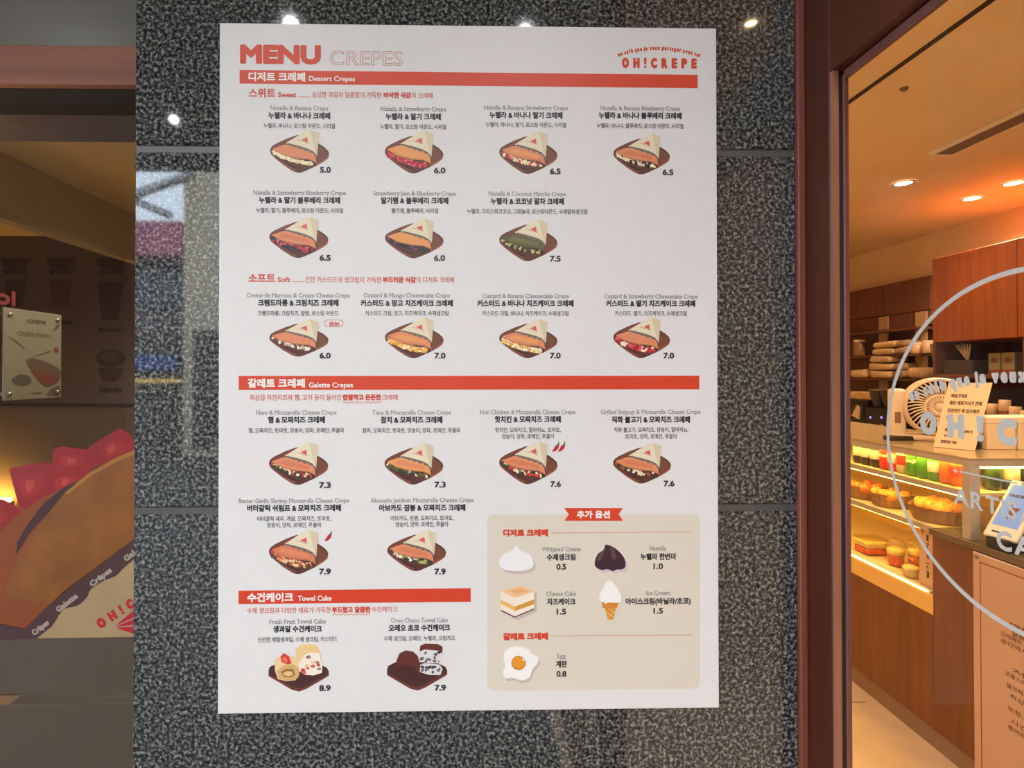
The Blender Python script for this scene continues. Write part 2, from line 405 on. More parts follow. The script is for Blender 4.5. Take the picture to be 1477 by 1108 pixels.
GAL = [(70, 88, 48), (44, 60, 36), (224, 196, 160), (176, 70, 54), (232, 220, 196), (60, 40, 36)]
def entry(cx, eng, ex, ey, kor, kx, ky, desc, price, prx, pry, pic):
    mb = MB(); line(mb, eng, ex[0], ex[1], ey, 6.3, GRY, .1, serif=True); line(mb, kor, kx[0], kx[1], ky, 9.6, BLK, .42)
    for s, x0, x1, y in desc: line(mb, s, x0, x1, y, 7.2, DKG, .12)
    e = part(mb, 'dish_entry')
    part(pic, 'dish_picture', e)
    part(line(MB(), price, prx[0], prx[1], pry, 8.6, BLK, .5, lay=3), 'price_number', e)
    return e
entry(432, 'Nutella & Banana Crepe', (390.7, 473.3), 156, '누텔라 & 바나나 크레페', (387.4, 476.2), 167.1, [('누텔라, 바나나, 로스팅 아몬드, 시리얼', 380.7, 482.9, 181.8)], '5.0', (461.5, 477.4), 245, dish(432.1, 187.4, 249.2, SAL, BAN, seed=1))
entry(597, 'Nutella & Strawberry Crepe', (549, 643.4), 157.3, '누텔라 & 딸기 크레페', (556.2, 636), 168.4, [('누텔라, 딸기, 로스팅 아몬드, 시리얼', 548.5, 643.6, 183)], '6.0', (626, 642.6), 246, dish(597.2, 188.2, 250.4, ORG, STR, droop=.25, seed=2))
entry(762, 'Nutella & Banana Strawberry Crepe', (698, 819.5), 155.5, '누텔라 & 바나나 딸기 크레페', (705.8, 811.8), 166.4, [('누텔라, 바나나, 딸기, 로스팅 아몬드, 시리얼', 700.6, 817, 180.2)], '6.5', (793, 808.7), 247.4, dish(762, 189, 251.3, SAL, STR+BAN, ORG, droop=.1, seed=3))
entry(925, 'Nutella & Banana Blueberry Crepe', (865.3, 981.6), 156.3, '누텔라 & 바나나 블루베리 크레페', (862.7, 984), 167, [('누텔라, 바나나, 블루베리, 로스팅 아몬드, 시리얼', 860, 986.7, 181.8)], '6.5', (955.3, 971.3), 248.7, dish(925.5, 192.4, 252, SAL, BAN+BLU, SAL2, seed=4, k=.98))
entry(431, 'Nutella & Strawberry Blueberry Crepe', (366.3, 498.3), 278, '누텔라 & 딸기 블루베리 크레페', (374, 490.3), 289, [('누텔라, 딸기, 블루베리, 로스팅 아몬드, 시리얼', 370.2, 494.4, 303.7)], '6.5', (461, 477), 372, dish(431, 312.7, 372.2, SAL, STR+BLU, SAL2, droop=.3, seed=5))
entry(597, 'Strawberry Jam & Blueberry Crepe', (538.7, 657.8), 279, '딸기쨈 & 블루베리 크레페', (549.7, 646.7), 289.6, [('딸기잼, 블루베리, 시리얼', 565, 631.8, 304.2)], '6.0', (626, 642), 372.4, dish(597.5, 315.3, 372.7, ORG, BLU+BLU+[(110, 60, 90)], seed=6))
entry(761, 'Nutella & Coconut Matcha Crepe', (704.5, 816.4), 279.6, '누텔라 & 코코넛 말차 크레페', (707.3, 813.8), 290.6, [('누텔라, 크리스피코코넛, 그래놀라, 로스팅아몬드, 수제말차생크림', 673.4, 847.8, 305.3)], '7.5', (793, 808.7), 373.2, dish(762, 316.6, 377, (92, 90, 58), [(70, 66, 44), (150, 150, 96), (190, 186, 130), (56, 50, 36)], (110, 106, 66), seed=7))
e = entry(431, 'Creme de Marrons & Cream Cheese Crepe', (356.8, 503.7), 426, '크렘드마롱 & 크림치즈 크레페', (373, 487.7), 437, [('크렘드마롱, 크림치즈, 알밤, 로스팅 아몬드', 372.5, 487.7, 452)], '6.0', (461, 477), 513, dish(431.2, 460.7, 514.4, SAL, [(232, 224, 214), (96, 68, 52), (190, 160, 130)], seed=8))
mb = MB(); pts = []
for i in range(24):
    a = 2*PI*i/24; cxx = 490 if math.cos(a) > 0 else 473.5; pts.append((cxx+5.4*math.cos(a), 466.6+5.4*math.sin(a)))
q = [((x-481.7)*.94+481.7, (y-466.6)*.86+466.6) for x, y in pts]
for i in range(24): quad(mb, [pts[i], pts[(i+1) % 24], q[(i+1) % 24], q[i]], TXR)
line(mb, 'thin', 474.5, 489, 466.8, 7, TXR, .28); part(mb, 'thin_badge')
entry(587, 'Custard & Mango Cheesecake Crepe', (524.8, 648.8), 426, '커스터드 & 망고 치즈케이크 크레페', (520.7, 653), 437.5, [('커스터드 크림, 망고, 치즈케이크, 수제생크림', 527, 646.7, 452)], '7.0', (626.7, 642.6), 513, dish(597.5, 458, 516.8, SAL, CUS, ORG, droop=.2, seed=9))
entry(758, 'Custard & Banana Cheesecake Crepe', (695.5, 820.8), 427, '커스터드 & 바나나 치즈케이크 크레페', (688.3, 827.7), 437.8, [('커스터드 크림, 바나나, 치즈케이크, 수제생크림', 695.5, 820.3, 452.4)], '7.0', (793, 808.7), 513, dish(762, 460.2, 516.8, SAL, CUS+BAN, ORG, droop=.2, seed=10))
entry(938, 'Custard & Strawberry Cheesecake Crepe', (870.2, 1007.3), 427.5, '커스터드 & 딸기 치즈케이크 크레페', (873.5, 1003.7), 438, [('커스터드, 딸기, 치즈케이크, 수제생크림', 886.4, 991, 452.4)], '7.0', (956.6, 972.3), 513, dish(925.5, 457.6, 516.8, SAL, STR+[(244, 226, 200)], droop=.25, seed=11, k=.98))
entry(427, 'Ham & Mozzarella Cheese Crepe', (370.6, 484.8), 595, '햄 & 모짜치즈 크레페', (387, 468.3), 605.8, [('햄, 모짜치즈, 토마토, 양송이, 양파, 로메인, 루꼴라', 359.5, 495.7, 621)], '7.3', (460.5, 477), 699.8, dish(430.7, 638.3, 699.3, SAL, GAL, SAL2, droop=.15, seed=12))
entry(594, 'Tuna & Mozzarella Cheese Crepe', (537, 650.4), 595, '참치 & 모짜치즈 크레페', (549.4, 637.9), 605.8, [('참치, 모짜치즈, 토마토, 양송이, 양파, 로메인, 루꼴라', 523.4, 663.9, 621)], '7.3', (626.7, 642.9), 699, dish(597, 639, 699, ORG, GAL+[(70, 88, 48)], SAL, droop=.15, seed=13))
entry(761, 'Hot Chicken & Mozzarella Cheese Crepe', (692.4, 830.3), 594.3, '핫치킨 & 모짜치즈 크레페', (713.5, 809.2), 605, [('핫치킨, 모짜치즈, 할라피뇨, 토마토,', 714, 809.2, 620.3), ('양송이, 양파, 로메인, 루꼴라', 723.8, 799.7, 629.6)], '7.6', (793.8, 809.2), 698.3, dish(762, 636.3, 698.5, SAL, GAL+[(190, 66, 50)]*3, SAL2, droop=.15, seed=14))
entry(938, 'Grilled Bulgogi & Mozzarella Cheese Crepe', (865.8, 1011.4), 594, '직화 불고기 & 모짜치즈 크레페', (881.8, 996), 605.4, [('직화 불고기, 모짜치즈, 양송이, 할라피뇨,', 885, 993.4, 620), ('토마토, 양파, 로메인, 루꼴라', 901.3, 977, 629.6)], '7.6', (957, 972.8), 697.5, dish(926, 638.6, 697.7, SAL, GAL+[(74, 50, 44)]*3+[(236, 226, 212)], SAL2, droop=.15, seed=15))
entry(424, 'Butter Garlic Shrimp Mozzarella Cheese Crepe', (345.7, 502.7), 722.2, '버터갈릭 쉬림프 & 모짜치즈 크레페', (357.5, 491), 733, [('버터갈릭 새우, 게살, 모짜치즈, 토마토,', 371.8, 476.7, 748.2), ('양송이, 양파, 로메인, 루꼴라', 385.8, 463, 757.5)], '7.9', (460.5, 477.2), 824.4, dish(430.7, 764.5, 828, SAL2, [(222, 150, 104), (226, 190, 150), (190, 80, 60), (70, 72, 46)], SAL, droop=.25, seed=16))
entry(609, 'Abocado Jambon Mozzarella Cheese Crepe', (535, 683), 721.4, '아보카도 잠봉 & 모짜치즈 크레페', (547, 671), 732.6, [('아보카도, 잠봉, 모짜치즈, 토마토,', 563.7, 653.8, 747.4), ('양송이, 양파, 로메인, 루꼴라', 570.7, 646.8, 756.4)], '7.9', (626.7, 643), 824.4, dish(601, 764.5, 823.8, SAL, [(236, 230, 222), (168, 176, 92), (110, 130, 70), (214, 150, 130), (56, 60, 40)], SAL2, droop=.1, seed=17))

def chilli(x, y):
    mb = MB()
    quad(mb, [(x-6, y+6), (x-3, y+2), (x-1, y-2), (x+2, y-4), (x+4, y-2), (x+3.5, y+1.5), (x, y+5), (x-3, y+6.6)], ink(176, 26, 48), 2)
    quad(mb, [(x, y-2.2), (x+2.5, y-5), (x+3.6, y-8), (x+4.6, y-7.8), (x+4.4, y-4.6), (x+4.8, y-2), (x+2.6, y-3)], ink(70, 96, 50), 3)
    part(mb, 'chilli_mark')
chilli(802, 645); chilli(810.5, 645); chilli(474, 774)

# --- towel cakes
def towel(ox, oy, kind):
    mb = MB()
    def T(pts, c, l): mb.face([at(ox+x/3.787, oy+y/3.787, l)(0, 0) for x, y in pts], ink(*c))
    T([(293, 520), (300, 500), (340, 480), (560, 480), (612, 505), (622, 525), (622, 548), (600, 562), (500, 620), (460, 635), (420, 625), (310, 560), (293, 545)], (72, 40, 36), 1)
    T([(293, 535), (420, 608), (460, 618), (500, 605), (622, 535), (622, 548), (500, 620), (460, 635), (420, 625), (293, 550)], (104, 56, 46), 2)
    rr = random.Random(kind)
    if kind == 1:
        T([(440, 400), (470, 378), (520, 373), (560, 385), (575, 420), (588, 500), (585, 530), (540, 545), (490, 540), (450, 480)], (226, 196, 140), 3)
        T([(450, 490), (480, 440), (520, 420), (572, 425), (588, 500), (584, 532), (540, 546), (490, 542), (455, 520)], (240, 228, 214), 4)
        for i in range(14):
            x, y = rr.uniform(470, 572), rr.uniform(440, 530); r = rr.uniform(7, 14)
            T([(x+r*math.cos(2*PI*q/6)*rr.uniform(.7, 1.3), y+r*.8*math.sin(2*PI*q/6)) for q in range(6)], rr.choice([(190, 44, 54), (206, 90, 90), (150, 130, 110), (230, 190, 150)]), 5+i % 3)
        T([(325, 465), (345, 445), (430, 440), (455, 470), (462, 540), (440, 572), (390, 576), (345, 565), (330, 520)], (228, 200, 150), 8)
        T([(340, 520), (380, 488), (430, 484), (460, 510), (458, 555), (430, 572), (385, 572), (350, 560)], (206, 168, 110), 9)
        T([(360, 525), (395, 508), (430, 510), (440, 540), (415, 556), (380, 552)], (150, 104, 60), 10)
        T([(372, 532), (398, 520), (424, 524), (428, 540), (408, 548), (385, 545)], (222, 186, 130), 11)
        T([(360, 440), (378, 422), (405, 440), (420, 478), (400, 485), (365, 470)], (202, 60, 56), 12)
        T([(370, 450), (385, 440), (400, 462), (395, 475), (372, 466)], (222, 110, 96), 13)
    else:
        T([(475, 390), (500, 378), (570, 380), (597, 395), (595, 430), (470, 430)], (96, 44, 38), 3)
        for y0, y1 in ((412, 486), (486, 550)):
            T([(468, y0+10), (500, y0-2), (580, y0+6), (597, y0+30), (585, y1), (520, y1-2), (470, y1-18)], (214, 212, 214), 4)
            for i in range(15):
                x, y = rr.uniform(478, 582), rr.uniform(y0+10, y1-8); r = rr.uniform(5, 11)
                T([(x+r*math.cos(2*PI*q/6)*rr.uniform(.7, 1.4), y+r*.8*math.sin(2*PI*q/6)) for q in range(6)], rr.choice([(48, 44, 50), (70, 64, 72), (110, 106, 112)]), 5+i % 3)
        T([(340, 560), (345, 470), (362, 430), (395, 414), (435, 420), (462, 445), (475, 500), (470, 560), (430, 575), (380, 575)], (92, 42, 36), 8)
        T([(338, 560), (350, 510), (400, 490), (450, 510), (470, 560), (430, 578), (380, 578)], (70, 34, 32), 9)
    return mb
entry(429, 'Fresh Fruit Towel Cake', (389.2, 469.5), 896.5, '생과일 수건케이크', (394.5, 464), 907.4, [('신선한 제철생과일, 수제 생크림, 커스터드', 372.8, 485.6, 922.4)], '8.9', (460.5, 477), 992.4, towel(310, 830, 1))
entry(605, 'Oreo Choco Towel Cake', (564.3, 645.9), 894.7, '오레오 초코 수건케이크', (561, 648.8), 905.8, [('수제 생크림, 오레오, 누텔라, 크림치즈', 554.3, 656.2, 920.8)], '7.9', (626.9, 643.2), 991.9, towel(480.8, 828.5, 2))

# --- extra options panel
pts = []
for cx_, cy_, a0 in ((711.5, 751.5, PI), (1000.3, 750.5, 1.5*PI), (1000.8, 984.5, 0), (712, 987.5, .5*PI)):
    for i in range(7):
        a = a0+i*PI/12; pts.append((cx_+9*math.cos(a), cy_+9*math.sin(a)))
panel = part(quad(MB(), pts, ink(211, 205, 192)), 'options_panel')
mb = quad(MB(), [(813.7, 733), (898.4, 733), (892.3, 742), (898.4, 751.4), (813.7, 751.4), (820.7, 742)], RED, 2)
line(mb, '추가 옵션', 832, 880, 742.2, 11, WHT, .5, lay=3); part(mb, 'options_ribbon', panel)
for s, y, y0, y1 in (('디저트 크레페', 768.8, 769, 767.2), ('갈레트 크레페', 918.1, 917.3, 915.8)):
    mb = line(MB(), s, 725.6, 790.6, y, 10.4, RED, .7, lay=2); rect_line(mb, 794.5, y0, 997, y1, .8, ink(196, 120, 104), 2); part(mb, 'options_heading', panel)
for eng, ex, ey, kor, kx, ky, pr, px_, py_ in (
        ('Whipped Cream', (781.7, 837.4), 792, '수제생크림', (788.6, 830), 803.8, '0.5', (802.5, 816.6), 817.6),
        ('Nutella', (936.8, 961), 791, '누텔라 한번더', (923.5, 974.6), 803, '1.0', (942.3, 956.4), 816.8),
        ('Cheese Cake', (788, 831), 856.3, '치즈케이크', (789, 830), 868, '1.5', (802.8, 816.6), 882.3),
        ('Ice Cream', (932, 966.5), 855, '아이스크림(바닐라/초코)', (901.5, 996.6), 867.3, '1.5', (942.3, 956.4), 881),
        ('Egg', (803.6, 815.8), 946, '계란', (801.6, 817.8), 958, '0.8', (802.5, 817), 972)):
    mb = line(MB(), eng, ex[0], ex[1], ey, 6.3, GRY, .1, serif=True, lay=2); line(mb, kor, kx[0], kx[1], ky, 9.6, BLK, .38, lay=2)
    line(mb, pr, px_[0], px_[1], py_, 8.4, BLK, .45, lay=2); part(mb, 'option_caption', panel)
def smooth(pts, n=5):
    out = []; N = len(pts)
    for i in range(N):
        p0, p1, p2, p3 = pts[i-1], pts[i], pts[(i+1) % N], pts[(i+2) % N]
        for j in range(n):
            t = j/n
            out.append(tuple(.5*(2*p1[k]+(p2[k]-p0[k])*t+(2*p0[k]-5*p1[k]+4*p2[k]-p3[k])*t*t+(3*p1[k]-p0[k]-3*p2[k]+p3[k])*t**3) for k in (0, 1)))
    return out
def icon(shapes):
    mb = MB()
    for i, (p, c, sm_) in enumerate(shapes):
        if sm_: p = smooth(p)
        mb.face([at(680+x/3.462, 720+y/3.462, 2+i)(0, 0) for x, y in p], ink(*c))
    part(mb, 'option_picture', panel)
SH = (190, 176, 172)
wc = [(225, 230), (245, 258), (285, 272), (306, 300), (308, 335), (280, 352), (225, 360), (165, 352), (140, 330), (142, 300), (165, 272), (205, 256)]
icon([([(x+10, y+14) for x, y in wc], SH, 1), (wc, (231, 233, 236), 1)])
nu = [(672, 227), (720, 247), (760, 290), (770, 330), (755, 350), (725, 352), (705, 360), (680, 350), (650, 354), (620, 338), (616, 310), (630, 275), (660, 252)]
icon([([(x+12, y+14) for x, y in nu], (206, 186, 196), 1), (nu, (54, 30, 44), 1), ([(655, 255), (668, 248), (655, 285), (632, 312), (628, 290)], (92, 62, 66), 1), ([(695, 240), (715, 256), (722, 290), (708, 302), (698, 280)], (92, 62, 66), 1)])
icon([([(245, 440), (326, 470), (326, 560), (230, 606), (200, 590)], SH, 0), ([(148, 552), (215, 585), (311, 545), (311, 552), (215, 592), (148, 560)], (92, 62, 76), 0),
      ([(146, 458), (218, 492), (216, 585), (148, 552)], (234, 222, 212), 0), ([(218, 492), (312, 462), (311, 545), (216, 585)], (240, 226, 214), 0),
      ([(147, 502), (217, 536), (217, 558), (147, 522)], (224, 178, 90), 0), ([(217, 536), (312, 500), (311, 524), (217, 558)], (206, 148, 58), 0),
      ([(146, 458), (245, 432), (312, 462), (218, 492)], (232, 190, 142), 0), ([(185, 458), (245, 442), (285, 458), (225, 474)], (222, 168, 116), 0)])
icon([([(650, 515), (737, 515), (726, 545), (656, 545)], (206, 132, 48), 0), ([(666, 545), (720, 545), (710, 601), (680, 601)], (206, 138, 54), 0),
      ([(690, 405), (715, 425), (735, 455), (748, 490), (738, 516), (680, 516), (672, 526), (662, 516), (640, 505), (640, 475), (655, 450), (670, 420)], (238, 238, 238), 1),
      ([(672, 560), (712, 590), (710, 593), (671, 563)], (230, 190, 120), 0), ([(716, 560), (678, 590), (680, 593), (716, 564)], (230, 190, 120), 0), ([(690, 546), (717, 566), (716, 569), (686, 547)], (230, 190, 120), 0)])
eg = [(185, 745), (235, 735), (280, 748), (300, 770), (332, 790), (330, 820), (305, 850), (290, 890), (250, 905), (205, 892), (170, 895), (158, 865), (168, 830), (160, 780)]
yk = [(235+36*math.cos(2*PI*i/24), 818+36*math.sin(2*PI*i/24)) for i in range(24)]
icon([([(x+8, y+13) for x, y in eg], SH, 1), (eg, (240, 240, 238), 1), (yk, (206, 128, 30), 0), ([(x*.82+42, y*.82+145) for x, y in yk], (220, 146, 44), 0), ([(252, 795), (262, 797), (266, 808), (258, 806)], (250, 240, 220), 0)])

# ================================================================== outside: soffit, street
struct(MB().box(-6, -2.15, SOFFIT_Z, .41, .95, SOFFIT_Z+.2, M_SOFF).build('ceiling_outside'))
struct(MB().box(-14, -16, -.25, 12, .70, -.02, M_PAVE).build('pavement'))
struct(MB().box(-6, -2.5, -.02, -2.34, -2.2, SOFFIT_Z+.2, mat('brown_outdoor_render', rgb(92, 76, 64), .8, noise=(5., .08))).build('wall_outside'))
dl = empty('ceiling_downlight')
MB().lathe([(.024, 0), (.05, -.004), (.053, 0), (.05, .002)], M_STEEL, n=24, closed=False).build('trim_ring', dl)
MB().lathe([(.0, .006), (.024, .006), (.024, .0055), (0, .0055)], M_BULB, n=20).build('lamp_face', dl)
outs = [(-2.30, -.62), (-1.47, -.62), (-.64, -.62), (.19, -.65), (-2.3, -1.2), (-1.45, -1.37), (-.62, -1.35), (.2, -1.35)]
names = ['at the far end of the front row', 'third from the shop door in the front row', 'second from the shop door in the front row', 'nearest the shop door in the front row']
for i, (x, y) in enumerate(outs):
    o = dl if i == 0 else copy_tree(dl)
    o.location = (x, y, SOFFIT_Z-.004)
    tag(o, 'recessed outdoor downlight in the soffit, ' + names[i % 4].replace('front', 'front' if i < 4 else 'outer'), 'ceiling light', 'downlights in the outdoor soffit')
    lamp('downlight_beam', 'SPOT', (0, 0, -.02), OUT_W, (.96, .98, 1), o, .022, spot=2.5)

def facade(name, x0, x1, y, h, m, label, floors=3, cols=4, lit=None):
    r = empty(name, ((x0+x1)/2, y, 0)); og = tuple(r.location)
    MB().box(x0, y-4, -.02, x1, y, h, m).build('wall_block', r, og)
    w = (x1-x0)/cols
    for k in range(floors):
        for c in range(cols):
            xa = x0+w*(c+.2); za = 2.9+k*2.6
            if za+1.3 > h or -5.6 < xa < -3.4: continue
            f = MB().box(xa, y, za, xa+w*.6, y+.04, za+1.3, M_GASK).build('window_frame', r, og)
            MB().box(xa+.05, y+.04, za+.05, xa+w*.6-.05, y+.045, za+1.25, mat('street_window', rgb(70, 80, 90), .1)).build('window_pane', f, og)
    MB().box(x0+.2, y, .1, x1-.2, y+.03, 2.4, mat('shop_shutter', rgb(62, 56, 54), .5)).build('shop_front', r, og)
    MB().box(x0, y-.2, h, x1, y+.15, h+.12, M_SOFF).build('parapet', r, og)
    return tag(r, label, 'building'), og
facade('street_building', -5.6, 8.5, -9.5, 8.2, mat('beige_render', rgb(202, 184, 158), .9, noise=(2., .08)), 'beige rendered building across the street', 3, 8)
low, lo_ = facade('street_building', -13.5, -5.62, -10.5, 4.2, mat('grey_render', rgb(110, 104, 106), .9, noise=(2., .1)), 'low grey shop across the street with a pink awning', 1, 4)
MB().box(-12, -10.5, 3.9, -5.75, -9.7, 4.6, mat('pink_canvas', rgb(206, 120, 142), .8), .05).build('awning', low, lo_)
MB().box(-8.2, -10.4, 1.65, -6.1, -10.2, 1.95, mat('blue_sign', rgb(40, 80, 150), .4, emit=(rgb(40, 100, 220), .12))).build('fascia_sign', low, lo_)
MB().box(-7.6, -10.2, 1.38, -6.0, -10.15, 1.46, mat('yellow_sign', rgb(240, 200, 90), .4, emit=(rgb(250, 210, 110), 3.0))).build('lit_strip', low, lo_)
pole = MB().tube([(-6.6, -9.4, -.02), (-6.6, -9.4, 4.98)], .07, M_STEEL)
pole.tube([(-6.6, -9.4, 4.96), (-5.2, -9.0, 5.25)], .09, M_STEEL).tube([(-6.6, -9.4, 4.94), (-5.6, -9.0, 4.5)], .07, M_STEEL)
tag(pole.build('street_sign_post', None, (-6.6, -9.4, 0)), 'grey steel sign post with two slanting arms by the street', 'post')

# ================================================================== left: display window beside the pillar
YG = WY+.14                                 # window plane behind the pillar face
K = 1.3
LX0, LX1 = -3.6, gx0+.06
def zY(py, y, px=100): return atY(px, py, y).z
w1 = struct(empty('window_1', (-1.2, YG, 0))); WO = tuple(w1.location)
MB().box(LX0, YG, zY(142, YG), LX1, YG+.006, 0.02, M_GLASS).build('glass_pane', w1, WO)
M_FILM = mat('taupe_window_film', rgb(76, 64, 49), .6, noise=(6., .03))
zs = [zY(v, YG-.001) for v in (916.5, 1000, 1015.5)]
MB().box(LX0, YG-.002, zs[1], LX1, YG-.0008, zs[0], M_FILM).build('film_band', w1, WO)
MB().box(LX0, YG-.002, 0.02, LX1, YG-.0008, zs[2], M_FILM).build('film_band', w1, WO)
yb = YG-.05
MB().box(LX0, yb+.0125, zY(122.5, yb), LX1, YG+.04, zY(100, yb), mat('black_gap_shade', rgb(18, 15, 14), .7)).build('head_gap_shade', w1, WO)  # black box: shade of the gap under the beam put into its colour
tr = struct(MB().box(LX0, yb, zY(122, yb), LX1, yb+.012, zY(65.5, yb), M_WOODX, .001).build('trim_1', None, (-1.2, yb, 0)))
struct(MB().box(LX0, YG-.02, zY(65.5, yb), LX1, YG+.04, 3.0, mat('grey_fascia_panel', rgb(112, 108, 100), .28, noise=((3, 3, 40), .06))).build('trim_2', None, (-1.2, YG, 0)))

# the little room behind it
LXW = -1.3*K                                # side face of the dropped bulkhead
zc, zb2 = CH+.605*K, CH+.425*K
YB = 2.5*K
M_BROWN = mat('brown_wall_paint', rgb(104, 86, 74), .7, noise=(3., .05))
struct(MB().box(-4.2, YB, 0, LX1+.3, YB+.05, 3.0, M_BROWN).build('wall_back'))
struct(MB().box(-4.25, YG+.05, 0, -4.2, YB, 3.0, M_BROWN).build('wall_left'))
struct(MB().box(-4.2, YG+.3, zc, -.36, YB, zc+.06, mat('ochre_ceiling', rgb(206, 176, 122), .7)).build('ceiling_left'))
struct(MB().box(LXW-.05, YG+.3, zb2, LXW, YB, zc-.001, mat('ochre_bulkhead', rgb(164, 146, 116), .7)).build('trim_3'))
struct(MB().box(-4.2, YG+.06, zY(205, YG+.3), -.36, YG+.299, 3.0, mat('plum_lintel', rgb(96, 84, 86), .5)).build('trim_4'))
struct(MB().box(-4.2, YG+.05, -.06, -.36, YB, 0, M_TILE).build('floor_left'))
za = zY(584, YB)
struct(MB().box(-4.2, YB-.012, za-.006, LX1+.3, YB, za+.006, M_GASK).build('baseboard_left'))

# printed drinks on the back wall
dk = mat('drink_print', rgb(66, 44, 32), .6); dk2 = mat('drink_print_rim', rgb(84, 58, 42), .6); dkt = mat('drink_caption', rgb(52, 38, 30), .6)
def wall_at(px, py, l=1, y=YB):
    a = atY(px, py, y); k = y/FPX
    return lambda x, v, e=0.0: (a.x+x*k, y-.002*l-e, a.z+v*k)
drinks = [(22, 372, '밀크쉐이크', 0, 'pale bowl-shaped dessert print above the red lettering'), (88, 372, '딸기스무디', 0, 'bowl-shaped dessert print in the upper row, middle column'),
          (160, 372, '초코라떼', 0, 'dark dessert print in the upper row beside the pillar'), (22, 418, '아메리카노', 1, 'dark iced drink print partly behind the acrylic sign'),
          (88, 418, '카라멜라떼', 1, 'light caramel drink print right of the red lettering'), (159, 436, '콜드브루', 2, 'tall dark cup print beside the granite pillar'),
          (160, 523, '크림브륄레', 3, 'lidded pot print lowest in the column beside the pillar')]
for px, py, s, kd, lb in drinks:
    mb = MB(); P = wall_at(px, py)
    sh = {0: [(-22, 0), (22, 0), (17, -12), (8, -16), (-8, -16), (-17, -12)], 1: [(-15, 14), (15, 14), (11, -24), (-11, -24)],
          2: [(-18, 26), (-4, 30), (18, 26), (12, -26), (-12, -26)], 3: [(-18, -8), (18, -8), (14, -22), (6, -28), (-6, -28), (-14, -22)]}[kd]
    mb.face([P(*p) for p in sh], dk if kd != 1 or px < 50 else dk2)
    if kd == 3: mb.face([wall_at(px, py, 2)(21*math.cos(2*PI*i/20), 6+13*math.sin(2*PI*i/20)) for i in range(20)], dk); mb.face([wall_at(px, py, 3)(13*math.cos(2*PI*i/20), 8+7*math.sin(2*PI*i/20)) for i in range(20)], dk2)
    if kd == 2: mb.face([wall_at(px, py, 2)(*p) for p in [(-15, 4), (15, 3), (15, 1), (-15, 2)]], dk2)
    yy = {0: -20, 1: -48, 2: -40, 3: -40}[kd]
    mb.recalc = False; og = tuple(atY(px, py, YB-.002)); po = mb.build('drink_poster', None, og)
    mb = letters(MB(), s, dkt, wall_at(px, py-yy, 2), 32, 7.5, .5); mb.recalc = False; mb.build('drink_caption', po, og)
    tag(po, lb + ' on the brown wall', 'wall print', 'drink prints on the brown wall')

# glass side screen with a small acrylic sign and red lettering
XS = -1.62
scr = MB().box(XS, 1.55, .0, XS-.008, 2.62, zb2-.002, glass('screen_glass', (.97, .97, .96, 1), .4))
sc_ = tag(scr.build('glass_screen', None, (XS, 2.1, 0)), 'clear glass side screen standing behind the display window', 'glass screen')
SO = tuple(sc_.location)
def scr_at(px, py, e=.001):
    a = atX(px, py, XS+e); return tuple(a)
mb = MB()
def sp(y, z): return lambda x, v, e=0.0: (XS+.002+e, y+x, z+v)
a = atX(10, 428, XS)
letters(mb, 'que toi', mat('red_lettering', rgb(100, 22, 22), .5), sp(a.y-.13, a.z-.002), .33, .056, .0032)
a = atX(2, 485, XS)
letters(mb, 'OH!', mat('red_lettering', rgb(100, 22, 22), .5), sp(a.y-.15, a.z), .27, .2, .010)
mb.recalc = False
mb.build('screen_lettering', sc_, SO)
q = [atX(5, 441, XS+.03), atX(88, 456, XS+.03), atX(88, 574, XS+.03), atX(5, 577, XS+.03)]
y0, y1 = q[0].y, q[1].y; z1 = (q[0].z+q[1].z)/2; z0 = (q[2].z+q[3].z)/2
ac = empty('acrylic_sign', (XS+.03, (y0+y1)/2, z0)); AO = tuple(ac.location)
tag(ac, 'small pale acrylic crepe sign with four screws on the glass screen', 'sign')
MB().box(XS+.026, y0, z0, XS+.032, y1, z1, mat('pale_print', rgb(108, 104, 88), .4), .001, seg=1).build('sign_plate', ac, AO)
for yy in (y0+.022, y1-.022):
    for zz in (z0+.022, z1-.022):
        MB().lathe([(0, .003), (.006, .003), (.007, 0), (.006, -.03), (0, -.03)], M_STEEL, (XS+.036, yy, zz), 12, 'X').build('standoff_screw', ac, AO)
W_, H_ = y1-y0, z1-z0
def ap(u, v, e=.0004): return (XS+.032+e, y0+u*W_, z1-v*H_)
c1 = mat('sign_print_brown', rgb(76, 60, 46), .5); c2 = mat('sign_print_red', rgb(90, 48, 38), .5); c3 = mat('sign_print_grey', rgb(68, 62, 48), .5)
def sprint(name, mb): mb.recalc = False; mb.build(name, ac, AO)
sprint('sign_title', letters(MB(), 'CREPE', c3, lambda x, v, e=0.0: (XS+.0325+e, y0+.53*W_+x, z1-.12*H_+v), .33*W_, .045*H_, .001))
sprint('sign_subtitle', letters(MB(), 'CREPE MENU', mat('sign_print_faint', rgb(88, 78, 56), .5), lambda x, v, e=0.0: (XS+.0325+e, y0+.5*W_+x, z1-.27*H_+v), .6*W_, .05*H_, .001))
mb = MB().face([ap(u, v) for u, v in smooth([(.36, .56), (.5, .54), (.8, .6), (.98, .68), (.95, .8), (.75, .87), (.6, .82), (.42, .66)], 4)], c1)
mb.face([ap(u, v, .0008) for u, v in smooth([(.45, .68), (.65, .68), (.9, .75), (.92, .82), (.72, .86), (.58, .8)], 4)], c2); sprint('crepe_print', mb)
sprint('leaf_print', MB().face([ap(u, v) for u, v in [(.03, .3), (.22, .36), (.38, .46), (.2, .38)]], c3))
sprint('fork_print', MB().face([ap(u, v) for u, v in [(.4, .54), (.78, .44), (.8, .455), (.6, .5)]], c3))
sprint('fruit_print', MB().face([ap(u, v) for u, v in smooth([(.12, .78), (.25, .72), (.4, .74), (.45, .8), (.35, .85), (.2, .84)], 4)], c3))
